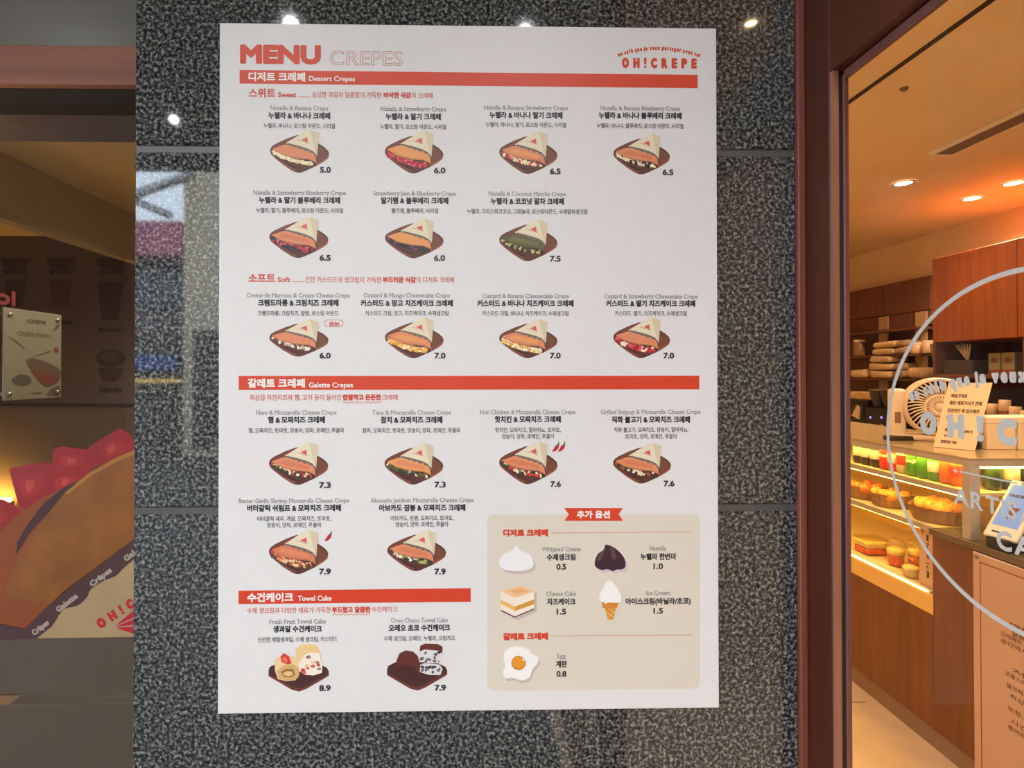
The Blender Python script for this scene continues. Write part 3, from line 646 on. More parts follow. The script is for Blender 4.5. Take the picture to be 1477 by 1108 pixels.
sprint('round_badge', MB().face([ap(.9+.05*math.cos(2*PI*i/14), .43+.035*math.sin(2*PI*i/14)) for i in range(14)], c2))
sprint('leaf_print', MB().face([ap(u, v) for u, v in [(.82, .22), (.9, .13), (.97, .12), (.94, .17)]], c3))
sprint('fruit_print', MB().face([ap(u, v) for u, v in smooth([(.72, .97), (.8, .9), (.95, .86), (.98, .95), (.9, .98)], 3)], c1))
sprint('sign_footer', MB().face([ap(u, v) for u, v in [(.45, .93), (.63, .925), (.63, .945), (.45, .945)]], c3))

# warm strip lamp low behind the sticker, on a counter
a = atY(0, 724, YB-.06)
ct = empty('display_counter', (-2.6, YB-.2, 0)); cz = a.z-.03
MB().box(-4.1, YB-.45, 0, -1.2, YB-.002, cz-.03, M_COUNTER, .004).build('counter_body', ct, tuple(ct.location))
MB().box(-4.12, YB-.47, cz-.03, -1.18, YB-.002, cz, M_CABD, .004).build('counter_top', ct, tuple(ct.location))
tag(ct, 'wooden counter behind the big crepe sticker in the display window', 'counter')
g = empty('bar_lamp', (a.x-.1, YB-.06, cz))
MB().box(a.x-.6, YB-.085, cz+.0005, a.x+.06, YB-.035, cz+.03, M_STEEL, .003).build('lamp_housing', g, tuple(g.location))
MB().box(a.x-.59, YB-.08, cz+.03, a.x+.05, YB-.04, cz+.05, emis('amber_lamp_face', (1, .56, .10, 1), 75), .003).build('lamp_diffuser', g, tuple(g.location))
tag(g, 'glowing amber bar lamp on the counter behind the crepe sticker', 'lamp')
tag(MB().box(-.84, 1.0, 0, -.40, 1.3, 1.0, mat('dark_low_cabinet', rgb(48, 40, 36), .6), .004).build('low_cabinet', None, (-.62, 1.15, 0)), 'dark low cabinet seen through the clear gap in the window film', 'cabinet')
for (x, y) in ((-1.25, 1.5), (-1.1, 2.4)):
    o = copy_tree(dl); o.location = (x, y, zc-.004)
    for ch in list(o.children):
        if ch.type == 'LIGHT': bpy.data.objects.remove(ch)
    tag(o, 'recessed lamp in the ochre ceiling, ' + ('nearer the window' if y < 2 else 'nearer the brown wall'), 'ceiling light', 'lamps in the ochre ceiling')
    lamp('downlight_beam', 'SPOT', (0, 0, -.02), LEFT_W, (1, .86, .66), o, .04, spot=2.6)

# --- big crepe sticker on the outside of the glass
ys = YG-.0015
st = empty('window_sticker', tuple(atY(100, 916, ys))); STO = tuple(st.location)
tag(st, 'huge strawberry crepe sticker stuck low on the display window', 'sticker')
def sv(x, y, l): return tuple(atY(x/3.356, 600+y/3.356, ys-.0002*l))
def inkd(name, c, nz=.12): return mat(name, rgb(*c), .5, noise=(16., nz))
def spart(name, polys, parent=st):
    mb = MB(); mb.recalc = False
    for pts, m, l in polys: mb.face([sv(x, y, l) for x, y in pts], m)
    return mb.build(name, parent, STO)
B1, B2, B3 = inkd('sticker_red', (140, 12, 18)), inkd('sticker_pale_red', (150, 26, 26), .3), inkd('sticker_dark_red', (140, 14, 28))
berries = [([(-180, 560), (-180, 430), (-60, 400), (15, 405), (60, 430), (105, 465), (60, 520), (0, 550), (-60, 580)], 1),
           ([(48, 262), (70, 248), (200, 228), (265, 240), (270, 330), (215, 400), (120, 450), (95, 440), (70, 360)], 2),
           ([(250, 270), (430, 265), (400, 300), (320, 350), (235, 375)], 3),
           ([(255, 180), (285, 150), (330, 152), (420, 165), (470, 200), (468, 240), (430, 268), (350, 268), (280, 262), (258, 240)], 4),
           ([(425, 158), (520, 95), (575, 64), (600, 70), (645, 115), (650, 190), (560, 215), (480, 245), (450, 180)], 3)]
for i, (p, l) in enumerate(berries):
    b = spart('strawberry', [(smooth(p, 4), B1, l)])
    cx_ = sum(q[0] for q in p)/len(p); cy_ = sum(q[1] for q in p)/len(p)
    spart('strawberry_highlight', [(smooth([(cx_+(x-cx_)*.55-8, cy_+(y-cy_)*.5+8) for x, y in p], 4), B2, l+.5), (smooth([(cx_+(x-cx_)*.2-8, cy_+(y-cy_)*.3+8) for x, y in p], 4), inkd('sticker_mid_red', (170, 58, 44), .3), l+.7)], b)
spart('crepe_back_fold', [([(-200, 700), (-60, 610), (0, 560), (60, 500), (180, 410), (380, 310), (420, 330), (300, 480), (200, 600), (120, 740), (240, 912), (150, 1035), (0, 1005), (-200, 990)], inkd('sticker_back_crepe', (130, 62, 10)), 6)])
spart('crepe_shadow_line', [([(375, 315), (300, 352), (210, 425), (130, 530), (85, 610), (75, 675), (100, 640), (150, 560), (235, 470), (325, 376)], mat('sticker_maroon', rgb(58, 22, 20), .6), 6.5)])
fr = spart('crepe_front_fold', [([(650, 168), (560, 205), (430, 278), (310, 378), (210, 500), (120, 640), (60, 740), (30, 840), (18, 880), (100, 890), (240, 912), (330, 830), (650, 596)], inkd('sticker_front_crepe', (128, 74, 12), .25), 7)])
spart('crepe_rim', [([(650, 166), (560, 203), (430, 276), (310, 376), (330, 378), (440, 292), (565, 222), (650, 186)], inkd('sticker_crepe_rim', (156, 104, 38), .2), 7.5)], fr)
cream = spart('paper_sleeve', [(smooth([(652, 690), (600, 735), (560, 775), (500, 800), (440, 840), (420, 880), (375, 918), (310, 935), (285, 970), (250, 1020)], 3)[:-6]+[(176, 1077), (652, 1070)], mat('sticker_cream', rgb(160, 134, 98), .6, noise=(30., .06)), 8)])
spart('sleeve_lace', [([(652, 594), (240, 912), (120, 1030), (0, 1012), (-200, 1000), (-200, 1090), (0, 1086), (178, 1078), (250, 1020)]+smooth([(285, 970), (310, 935), (375, 918), (420, 880), (440, 840), (500, 800), (560, 775), (600, 735), (652, 690)], 3)[:-3], mat('sticker_lace', rgb(66, 34, 34), .6), 8.5)])
def rot_put(px, py, ang, l):
    a = Vector(sv(px, py, l)); k = (ys)/FPX/3.356; ca, sa = math.cos(ang), math.sin(ang)
    return lambda x, v, e=0.0: (a.x+k*(x*ca-v*sa), a.y-e, a.z+k*(x*sa+v*ca))
wl = mat('sticker_white', rgb(160, 146, 136), .6)
for s, x, y, w in (('Crêpes', 195, 1025, 92), ('Galette', 323, 905, 118), ('Crêpes', 487, 780, 122), ('Galette', 655, 655, 130)):
    mb = letters(MB(), s, wl, rot_put(x, y, math.radians(38), 9), w, 28, 2.2); mb.recalc = False; mb.build('sleeve_wording', st, STO)
mb = MB(); rl = mat('sticker_logo_red', rgb(172, 22, 34), .6)
shop_name(mb, rl, rot_put(655, 895, math.radians(33), 9), 420, 48, 5)
mb.face([sv(*p, 9) for p in [(550, 1022), (652, 938), (652, 1058)]], rl)
for p in ([(552, 1020), (652, 975), (652, 981), (556, 1022)], [(552, 1022), (652, 1012), (652, 1018), (556, 1026)]): mb.face([sv(*q, 9.5) for q in p], wl)
mb.recalc = False; mb.build('sleeve_logo', cream, STO)

# ================================================================== right: timber shopfront and glass door, seen side-on
XF = .4055                                   # outer face of the timber shopfront
zh = CH+.34                                  # door head
tf = struct(empty('wall_right', (XF, .3, 0))); TO = tuple(tf.location)
xc0 = gx1; 
MB().box(xc0, WY-.006, 0, XF, WY+.03, 3.0, wood('casing_timber', rgb(126, 68, 52), 2, .42), .001, seg=1).build('corner_casing', tf, TO)
yj = .6205
M_DKW = wood('dark_red_timber', rgb(76, 30, 12), 2, .4)
MB().box(XF, yj, 0, .4243, WY+.03, 3.0, M_DKW, .001, seg=1).build('door_post', tf, TO)
MB().box(XF, -.36, zh, .432, yj, zh+.09, M_DKW, .001, seg=1).build('door_header', tf, TO)
MB().box(XF, -.46, 0, .47, -.36, 3.0, M_DKW, .001, seg=1).build('door_post', tf, TO)
MB().box(.432, -.36, zh+.09, .438, yj, SOFFIT_Z, M_GLASS).build('transom_pane', tf, TO)
MB().box(.432, -1.6, .1, .438, -.46, SOFFIT_Z, M_GLASS).build('side_pane', tf, TO)
MB().box(XF, -1.6, 0, .47, -.46, .1, M_DKW).build('sill_rail', tf, TO)
# reveal strip, gasket and door leaf
MB().box(XF+.001, yj-.005, 0, XF+.0075, yj, zh, wood('reveal_timber', rgb(150, 96, 72), 2, .4)).build('reveal_strip', tf, TO)
MB().box(XF+.0075, yj-.002, 0, XF+.0125, yj, zh, M_GASK).build('door_gasket', tf, TO)
dr = struct(empty('door_1', (.425, .13, 0))); DO = tuple(dr.location)
M_STILE = wood('door_stile_timber', rgb(108, 64, 56), 2, .38)
xd = .4245; y0d = yj-.004
MB().box(XF+.0125, yj-.006, .02, .4243, yj-.0005, zh-.004, M_STILE, .001, seg=1).build('door_stile', dr, DO)
MB().box(XF+.0125, -.355, .02, .446, -.335, zh-.004, M_STILE, .001, seg=1).build('door_stile', dr, DO)
MB().box(XF+.0125, -.335, zh-.010, .4243, yj-.006, zh-.0005, M_STILE, .001, seg=1).build('door_rail', dr, DO)
MB().box(XF+.0125, -.335, .02, .446, yj-.006, .1, M_STILE, .001, seg=1).build('door_rail', dr, DO)
MB().box(xd, -.335, .1, xd+.006, yj-.0005, zh-.0005, glass('door_glass', k=.2)).build('glass_pane', dr, DO)
hd = MB().tube([(.4, -.28, .9), (.375, -.28, .9), (.375, -.28, 1.25), (.4, -.28, 1.25), (.424, -.28, 1.25)], .01, M_STEEL)
hd.tube([(.4, -.28, .9), (.424, -.28, .9)], .01, M_STEEL); hd.build('pull_handle', dr, DO)
# round logo on the glass
M_DEC = mat('grey_vinyl_lettering', rgb(186, 172, 158), .6)
XD = xd-.0004
cc = atX(1478, 652, XD); R_ = .1405
def dec(y, z, e=0.0): return lambda x, v, f=0.0: (XD-e-f, y-x, z+v)
mb = MB(); n = 96
for i in range(n):
    a, b = 2*PI*i/n, 2*PI*(i+1)/n; r0, r1 = R_-.0021, R_+.0021
    mb.face([(XD, cc.y+r*math.cos(t), cc.z+r*math.sin(t)) for r, t in ((r0, a), (r1, a), (r1, b), (r0, b))], M_DEC)
mb.recalc = False; mb.build('logo_ring', dr, DO)
zt = atX(1467, 541, XD).z
mb = arc_letters(MB(), 'un café que je veux partager avec toi', M_DEC, dec(cc.y, zt), .232, .0118, .31, .0012, cy=-.31); mb.recalc = False
mb.build('tagline_lettering', dr, DO)
zo = atX(1450, 623, XD).z
mb = shop_name(MB(), M_DEC, dec(cc.y, zo), .199, .0214, .0021); mb.recalc = False
mb.build('name_lettering', dr, DO)
mb = MB(); a0 = atX(1384, 681, XD); b0 = atX(1462, 696, XD)
hl = a0.y-cc.y; zl = (a0.z+atX(1478, 699, XD).z)/2
for sgn in (1, -1):
    mb.face([(XD, cc.y+sgn*u, zl+v) for u, v in ((.006, -.0007), (hl, -.0007), (hl, .0007), (.006, .0007))], M_DEC)
    mb.face([(XD, cc.y+sgn*(hl+.004)+u, zl+v) for u, v in ((-.0025, 0), (0, .0022), (.0025, 0), (0, -.0022))], M_DEC)
mb.face([(XD, cc.y+u, zl+v) for u, v in ((-.0035, 0), (0, .003), (.0035, 0), (0, -.003))], M_DEC)
mb.recalc = False; mb.build('rule_with_lozenges', dr, DO)
mb = arc_letters(MB(), 'ARTISANALE', M_DEC, dec(cc.y, atX(1383, 718, XD).z*.5+atX(1460, 734, XD).z*.5), .128, .0142, 1e3, .0005, cy=-1e3); mb.recalc = False
mb.build('craft_lettering', dr, DO)
mb = arc_letters(MB(), 'CAFE', M_DEC, dec(cc.y-.001, atX(1448, 780, XD).z), .051, .0155, 1e3, .0007, cy=-1e3); mb.recalc = False
mb.build('cafe_lettering', dr, DO)

# ------------------------------------------------------------------ shop room
ZC = CH+1.2*S; XB = 4.0*S; YE = 6.3*S
struct(MB().box(.36, -2.0, -.06, XB+.1, YE, 0, M_TILE).build('floor'))
zf = MB().box(.5, 2.49*S, .0004, 1.78*S, 2.495*S, .0012, mat('tile_joint', rgb(150, 124, 96), .8)); struct(zf.build('floor_tile_joint'))
struct(MB().box(.438, -2.0, ZC, XB+.1, YE, ZC+.06, M_CREAM).build('ceiling'))
struct(MB().box(XB, -2.0, 0, XB+.08, YE, ZC, M_CREAM).build('wall_shop_back'))
struct(MB().box(.36, YE, 0, XB+.08, YE+.08, ZC, M_CREAM).build('wall_far'))
struct(MB().box(.41, -2.08, 0, XB+.08, -2.0, ZC, M_CREAM).build('wall_near'))
struct(MB().box(.361, WY+.04, 0, .40, YE, ZC, M_CREAM).build('wall_shop_left'))
p0, p1 = I(1.675, 2.45, 1.2), I(1.675, .3, 1.2)
struct(MB().box(p0.x-.012, p1.y, ZC-.004, p0.x+.012, YE, ZC-.0005, M_GASK).build('ceiling_joint'))
# ceiling lamps inside
d2 = empty('ceiling_downlight', (0, 0, 0))
MB().lathe([(.05, 0), (.072, -.005), (.076, 0), (.072, .003)], M_WHITE, n=24, closed=False).build('trim_ring', d2)
MB().lathe([(.0, .004), (.05, .004), (.05, .003), (0, .003)], M_BULBW, n=20).build('lamp_face', d2)
def onceil(px, py):
    d = ray(px, py); return Vector((0, 0, CH))+d*((ZC-.006-CH)/d.z)
spots = [(onceil(1303, 265), 'warm downlight nearest the door jamb in the cream ceiling'), (onceil(1402, 287), 'warm downlight above the brown wall cabinets, lowest in the photo'),
         (onceil(1462, 265), 'warm downlight at the right edge of the photo'), (Vector((1.02, -.66, ZC-.006)), 'warm downlight just inside the glass shopfront'),
         (Vector((2.6, .6, ZC-.006)), 'added warm downlight over the near end of the counter'), (Vector((1.4, 1.6, ZC-.006)), 'added warm downlight over the customer side of the counter'),
         (Vector((1.3, 4.2, ZC-.006)), 'added warm downlight at the far end of the customer side')]  # last three lamps are added out of view to light the shop
for i, (p, lb) in enumerate(spots):
    o = d2 if i == 0 else copy_tree(d2)
    o.location = p; tag(o, lb, 'ceiling light', 'warm downlights in the shop ceiling')
    if p.y < 0: o.scale = (.42, .42, 1)
    lamp('downlight_beam', 'SPOT', (0, 0, -.02), SHOP_W*(.05 if p.y < 0 else 1), (1, .74, .44), o, .05, spot=2.7)
p = onceil(1440, 182)
ac_ = empty('air_vent', (p.x, p.y, ZC)); 
MB().box(p.x-.07, p.y-.36, ZC-.02, p.x+.07, p.y+.36, ZC-.0005, M_WHITE, .004).build('vent_frame', ac_, tuple(ac_.location))
MB().box(p.x-.045, p.y-.33, ZC-.024, p.x+.045, p.y+.33, ZC-.0202, mat('vent_slot', rgb(110, 88, 66), .7)).build('vent_slot', ac_, tuple(ac_.location))
tag(ac_, 'long narrow air vent slot in the cream shop ceiling', 'air vent')
p = onceil(1304, 129)
sk = MB().lathe([(0, -.014), (.01, -.013), (.016, -.006), (.018, 0)], mat('sprinkler_grey', rgb(120, 100, 80), .5), (0, 0, 0), 14)
tag(sk.build('smoke_detector', loc=(p.x, p.y, ZC)), 'small dark round detector on the bare cream ceiling', 'detector')

# ------------------------------------------------------------------ counter
XC = 1.82*S; zlow = CH-.968*S; zhi = CH-.62*S; yk = 2.167*S; yN = .75*S; yF = 4.4*S
sc = empty('service_counter', (XC+.3, 2.4, 0)); SO2 = tuple(sc.location)
MB().box(XC+.02, yN, 0, XC+.72, yF, .09, mat('grey_toe_kick', rgb(150, 122, 96), .6)).build('toe_kick', sc, SO2)
MB().box(XC, yk, .09, XC+.70, yF, zlow, M_COUNTER, .002).build('low_front', sc, SO2)
MB().box(XC, yN, .09, XC+.70, yk, zhi-.028, M_COUNTER, .002).build('tall_front', sc, SO2)
MB().box(XC-.012, yN-.01, zhi-.028, XC+.71, yk+.006, zhi, mat('dark_stone_top', rgb(104, 88, 66), .25, noise=(30., .1)), .003).build('counter_top', sc, SO2)
tag(sc, 'brown wood service counter with a raised near end and dark top', 'counter')

# ------------------------------------------------------------------ lit display case
ztop = CH-.318*S; z1s = CH-.445*S; z2s = CH-.62*S; zb = CH-.887*S; yc0 = 2.0*S; yc1 = 4.3*S; xb = XC+.62
dc = empty('display_case', (XC+.3, 3.2, zlow)); CO = tuple(dc.location)
M_BRONZE = mat('champagne_metal', rgb(188, 176, 162), .4, .2)
MB().box(XC+.002, yk+.001, zlow+.0005, xb, yc1, zb, mat('glow_tinted_rail', rgb(240, 196, 110), .3), .003).build('base_rail', dc, CO)  # yellow glow of the case lamps put into the rail colour
MB().box(XC+.004, yk+.02, zb, XC+.02, yc1, zb+.012, mat('bright_trim', rgb(235, 222, 200), .2, .2)).build('base_trim', dc, CO)
MB().box(XC, yc0, ztop-.034, xb, yc1, ztop-.004, M_BRONZE, .002).build('top_frame', dc, CO) if False else None
for nm, b in (('top_rail', (XC, yc0, ztop-.034, XC+.03, yc1, ztop-.004)), ('top_rail', (XC+.03, yc0, ztop-.034, xb, yc0+.03, ztop-.004)), ('top_rail', (xb-.03, yc0+.03, ztop-.034, xb, yc1, ztop-.004))):
    MB().box(*b, M_BRONZE, .002).build(nm, dc, CO)
MB().box(XC-.003, yc0-.003, ztop-.004, xb+.003, yc1, ztop, mat('case_top_glass', rgb(206, 176, 128), .12)).build('top_pane', dc, CO)
MB().box(XC, yc0, zhi+.0005, XC+.042, yc0+.036, ztop-.034, M_BRONZE, .002).build('corner_post', dc, CO)
MB().box(xb-.03, yc0, zhi+.0005, xb, yc0+.03, ztop-.034, M_BRONZE, .002).build('corner_post', dc, CO)
MB().box(XC+.006, yk+.008, zb, XC+.010, yc1, ztop-.034, glass('case_glass', k=.4)).build('front_pane', dc, CO)
MB().box(XC+.006, yc0+.036, zhi+.001, XC+.010, yk+.008, ztop-.034, glass('case_glass')).build('front_pane', dc, CO)
MB().box(XC+.042, yc0+.012, zhi+.001, xb-.03, yc0+.016, ztop-.034, glass('case_glass')).build('end_pane', dc, CO)
M_SHELF = mat('shelf_cream', rgb(236, 210, 160), .3)
for z, ya in ((z1s, yc0+.02), (z2s, yk+.02)):
    MB().box(XC+.03, ya, z-.02, xb-.03, yc1, z-.004, M_SHELF, .001, seg=1).build('shelf', dc, CO)
    MB().box(XC+.018, ya, z-.026, XC+.030, yc1, z-.002, M_BRONZE).build('shelf_edge', dc, CO)
M_LED = emis('warm_strip_face', (1, .68, .14, 1), 42)
for z, ya in ((ztop-.034, yc0+.05), (z1s-.026, yc0+.05), (z2s-.026, yk+.03)):
    MB().box(XC+.034, ya, z-.006, XC+.046, yc1-.05, z, M_LED).build('strip_lamp', dc, CO)
MB().box(XC-.006, yk+.03, zb+.004, XC-.001, yc1-.05, zb+.008, emis('added_strip_face', (1, .74, .34, 1), 5)).build('strip_lamp', dc, CO)  # added glowing strip that brightens the base rail from its front edge
MB().box(XC+.03, yc0+.03, ztop-.046, xb-.05, yc0+.042, ztop-.036, M_LED).build('strip_lamp', dc, CO)
MB().box(xb-.012, yc0+.03, zhi+.001, xb-.004, yc1, ztop-.034, mat('case_back', rgb(222, 176, 96), .5)).build('back_panel', dc, CO)
MB().box(xb-.012, yk+.02, zb, xb-.004, yc1, zhi-.0, mat('case_back', rgb(222, 176, 96), .5)).build('back_panel', dc, CO)
MB().box(XC+.03, yk+.008, zb+.001, xb-.02, yc1, zb+.006, M_SHELF).build('case_floor', dc, CO)
tag(dc, 'glass pastry display case with glowing yellow shelves on the counter', 'display case')

# drinks on the upper shelf
def can(name, body, band, px, label, X=None, h=.112, r=.0295, group='drinks on the top shelf of the case', word=None, wc=None):
    X = X or XC+.085
    p = atX(px, 690, X); o = empty(name, (X, p.y, z1s-.0035))
    mb = MB().lathe([(r*.72, 0), (r*.95, .008), (r, .014), (r, h-.02), (r*.95, h-.012), (r*.82, h-.003)], body, n=22)
    mb.build('can_body', o)
    MB().lathe([(r*.82, h-.003), (r*.86, h-.001), (r*.82, h), (r*.75, h-.004), (.0, h-.004)], M_STEEL, n=22).build('can_lid', o)
    if band:
        MB().lathe([(r+.0004, h*.36), (r+.0005, h*.4), (r+.0005, h*.72), (r+.0004, h*.76)], band, n=22, closed=False).build('label_band', o)
    if word:
        mb = MB()
        def cyl(x, v, e=0.0):
            a = PI+.35-x/(r+.001); return ((r+.0012+e)*math.cos(a), (r+.0012+e)*math.sin(a), h*.62+v)
        letters(mb, word, wc, cyl, .05, .017, .0012); mb.recalc = False; mb.build('can_lettering', o)
    return tag(o, label, 'drink can', group)
def shiny(n, c): return mat(n, rgb(*c), .3, .0)
blk, wht, red, slv, grn, amb, dgr = (shiny('can_black', (46, 40, 40)), shiny('can_offwhite', (214, 196, 168)), shiny('can_red', (206, 52, 30)), shiny('can_silver', (196, 180, 150)), shiny('can_green', (70, 130, 36)), shiny('can_amber', (190, 92, 28)), shiny('can_dark_green', (46, 66, 30)))
can('drink_can', blk, wht, 1240, 'black can with a pale band, closest to the door jamb')
can('drink_can', blk, wht, 1251, 'black can with a pale band, in the middle of the three black cans')
can('drink_can', blk, wht, 1265, 'black can with a pale band, touching the red cans')
can('drink_can', red, None, 1279, 'red drink can standing beside the black cans', word='Coca-Cola', wc=wht)
can('drink_can', red, None, 1291, 'red drink can standing beside the silver can', word='Coca-Cola', wc=wht) if False else can('drink_can', red, slv, 1291, 'red drink can with a pale band beside the silver can')
can('drink_can', slv, red, 1304, 'silver drink can with a red band beside the green cans')
can('drink_can', grn, None, 1318, 'green drink can with pale lettering', word='Sprite', wc=wht)
can('drink_can', grn, None, 1334, 'plain green drink can, second of the three green cans')
can('drink_can', grn, wht, 1350, 'green drink can with a pale band beside the amber cans')
can('drink_can', amb, None, 1367, 'amber drink can beside the green cans')
can('drink_can', amb, red, 1382, 'amber drink can with a red band beside the case post')
for i, x in enumerate((.16, .235, .31, .385)):
    o = can('drink_can', dgr, slv if i % 2 else None, 1400, 'dark green can right of the case post, ' + ('first', 'second', 'third', 'fourth')[i] + ' along the end pane', X=XC+x)
    o.location = (XC+x, yc0+.075, z1s-.0035)

# pastry trays and pastries on the middle shelf
M_TRAY = mat('pleated_paper', rgb(150, 112, 70), .7); M_TRAY2 = mat('pleated_paper_inside', rgb(206, 164, 104), .7)
M_BAKE = mat('baked_crust', rgb(226, 152, 62), .5, noise=(60., .2), bump=.3); M_BAKE2 = mat('orange_crust', rgb(222, 116, 52), .5, noise=(60., .25), bump=.3)
def tray(px, ln, dp, label, X):
    p = atX(px, 745, X); o = empty('pastry_tray', (X, p.y, z2s-.0035))
    n = 44; prof = [(.80, 0), (.86, .004), (1.0, .062), (1.03, .064), (.97, .060), (.82, .008), (.0, .006)]
    MB().lathe([(a, b) for a, b in prof], M_TRAY, n=n, sx=dp/2, sy=ln/2, pleat=.018, smooth=False).build('paper_case', o)
    return tag(o, label, 'pastry tray', 'pleated paper trays on the middle shelf'), p
trays = [(1250, .15, .19, 'pleated paper tray beside the door jamb holding orange pastries', XC+.135), (1287, .165, .19, 'pleated paper tray in the middle holding round scones', XC+.135), (1356, .24, .22, 'long paper tray beside the case post holding twisted pastries', XC+.145)]
for k, (px, ln, dp, lb, X) in enumerate(trays):
    o, p = tray(px, ln, dp, lb, X)
    m_ = M_BAKE2 if k == 0 else M_BAKE
    pos = [(-.042, -.055), (-.042, .0), (-.042, .055), (.035, -.045), (.035, .03)] if k < 2 else [(-.05, -.075), (-.05, -.02), (-.05, .045), (.03, -.06), (.03, .005), (.03, .07)]
    for j, (dx, dy) in enumerate(pos):
        where = ('front row', 'front row', 'front row', 'back row', 'back row', 'back row')[j]; nth = ('closest to the post', 'second from the post', 'third from the post')[j % 3]
        if k < 2: mb = MB().blob((0, 0, .026), (.032, .027, .026), m_, .1, seed=k*10+j, n=10)
        else:
            mb = MB(); r_ = random.Random(j)
            for q in range(1): mb.blob((0, 0, .035), (.036, .031, .034), m_, .16, seed=50+j, n=12)
        b = mb.build('pastry', loc=(X+dx*.9, p.y+dy*.9, z2s+.008+(.014 if k == 2 else .018)))
        tag(b, ('orange pastry by the door jamb' if k == 0 else 'round golden scone in the middle tray' if k == 1 else 'twisted pastry by the case post')+', '+where+', '+nth, 'pastry', ('orange pastries', 'round scones', 'twisted pastries')[k])
# fruit boxes, lidded cups and a paper sign on the case floor
M_CLEAR = glass('clear_plastic', (1, .97, .92, 1), 1.0); M_FRUIT = mat('cut_fruit', rgb(232, 104, 60), .45, noise=(50., .35)); M_FRC = mat('yellow_cream', rgb(244, 214, 130), .5, noise=(50., .12))
ff = zb+.0065
def fruit_box(px, py, X, label, w=.12, l=.11, h=.075):
    p = atX(px, py, X); o = empty('fruit_box', (X, p.y, ff))
    MB().box(-w/2, -l/2, 0, w/2, l/2, h, M_CLEAR, .008).build('clear_tub', o)
    MB().box(-w/2-.004, -l/2-.004, h, w/2+.004, l/2+.004, h+.008, M_CLEAR, .003).build('tub_lid', o)
    mb = MB()
    mb.box(-w/2+.006, -l/2+.006, .004, w/2-.006, l/2-.006, h*.45, M_FRUIT, .006); mb.build('fruit_filling', o)
    MB().box(-w/2+.006, -l/2+.006, h*.45+.001, w/2-.006, l/2-.006, h*.85, M_FRC, .006).build('cream_filling', o)
    return tag(o, label, 'fruit box')
fruit_box(1256, 785, XC+.12, 'clear plastic box of orange fruit beside the door jamb')
def cup(px, py, X, label, h=.085, r=.04, cream=False):
    p = atX(px, py, X); o = empty('dessert_cup', (X, p.y, ff))
    MB().lathe([(r*.74, .0), (r*.76, .002), (r, h), (r*1.07, h+.004), (r*1.07, h+.008)], M_CLEAR, n=24).build('clear_cup', o)
    MB().lathe([(r*1.05, h+.009), (r*.98, h+.022), (r*.7, h+.04), (r*.3, h+.048), (0, h+.049)], M_CLEAR, n=24, closed=False).build('dome_lid', o)
    MB().lathe([(r*.7, .003), (r*.72, .005), (r*.88, h*.62), (0, h*.66)], M_FRC if cream else M_FRUIT, n=24).build('dessert_layer', o)
    MB().lathe([(r*.88, h*.665), (r*.93, h*.9), (r*.5, h*1.05), (0, h*1.08)], M_FRC, n=24).build('cream_layer', o)
    return tag(o, label, 'dessert cup')
cup(1292, 800, XC+.105, 'clear dome-lidded cup of orange fruit beside the fruit box')
cup(1322, 812, XC+.185, 'clear dome-lidded cup of fruit behind the yellow cream cup', .088)
cup(1314, 828, XC+.06, 'low yellow cream cup in front of the fruit cups', .05, .036, True)
ya_, yb_ = atX(1355, 800, XC+.03).y, atX(1327.5, 800, XC+.03).y
ya_ = yk+.03
za_ = atX(1340, 756, XC+.03).z
o = empty('paper_sign', (XC+.03, (ya_+yb_)/2, ff)); og = tuple(o.location)
MB().box(XC+.026, ya_, ff, XC+.029, yb_, za_-.01, mat('cream_card', rgb(226, 186, 144), .6)).build('card', o, og)
cx_ = XC+.0255; yy = yb_-.02
mb = MB().face([(cx_, yy+.012, za_-.03), (cx_, yy-.006, za_-.03), (cx_, yy+.003, za_-.055)], mat('card_red', rgb(196, 84, 40), .5)); mb.recalc = False; mb.build('card_mark', o, og)
mb = MB()
letters(mb, '딸기 요거트', M_GASK, lambda x, v, e=0.0: (cx_-e, yb_-.045+v, za_-.14+x), .19, .014, .0008); mb.recalc = False
mb.build('card_lettering', o, og)
tag(o, 'cream paper sign with handwriting at the near end of the case floor', 'paper sign')

# ------------------------------------------------------------------ things on top of the case
zt_ = ztop
p = atX(1354, 587, 2.12*S)
fn = empty('desk_fan', (p.x, p.y, zt_), 0)
cen = Vector((0, 0, p.z-zt_))
M_FAN = mat('cream_plastic', rgb(240, 216, 184), .4)
fn.rotation_euler = (0, 0, math.atan2(p.x, p.y)*-1*.75)
R1 = .118
MB().box(-.14, .03, .03, -.03, .14, cen.z+.09, M_FAN, .02).build('fan_housing', fn) if False else None
prof = [(R1+.018, -.03), (R1+.024, -.02), (R1+.024, .08), (R1+.008, .10), (.0, .10)]
MB().lathe([(a, b) for a, b in prof], M_FAN, (0, 0, cen.z), 40, 'Y', closed=False).build('fan_shell', fn)
MB().box(-R1-.075, .0, .0, -R1-.008, .09, cen.z+.085, M_FAN, .014).build('fan_column', fn)
MB().box(-R1-.07, -.03, 0, R1*.5, .1, .028, M_FAN, .012).build('fan_foot', fn)
MB().box(-R1-.055, -.0015, cen.z-.085, -R1-.03, -.0002, cen.z-.03, mat('fan_label', rgb(150, 116, 84), .5)).build('control_panel', fn)
MB().lathe([(0, 0), (R1+.012, 0), (R1+.012, .001), (0, .001)], M_GASK, (0, -.001, cen.z), 40, 'Y').build('dark_interior', fn)
mb = MB()
for i in range(40):
    a = 2*PI*i/40; t = a+.18
    mb.tube([(R1*.5*math.cos(a), -.026, cen.z+R1*.5*math.sin(a)), (R1*.8*math.cos(a+.07), -.028, cen.z+R1*.8*math.sin(a+.07)), ((R1+.014)*math.cos(t), -.022, cen.z+(R1+.014)*math.sin(t))], .0042, M_FAN, 6)
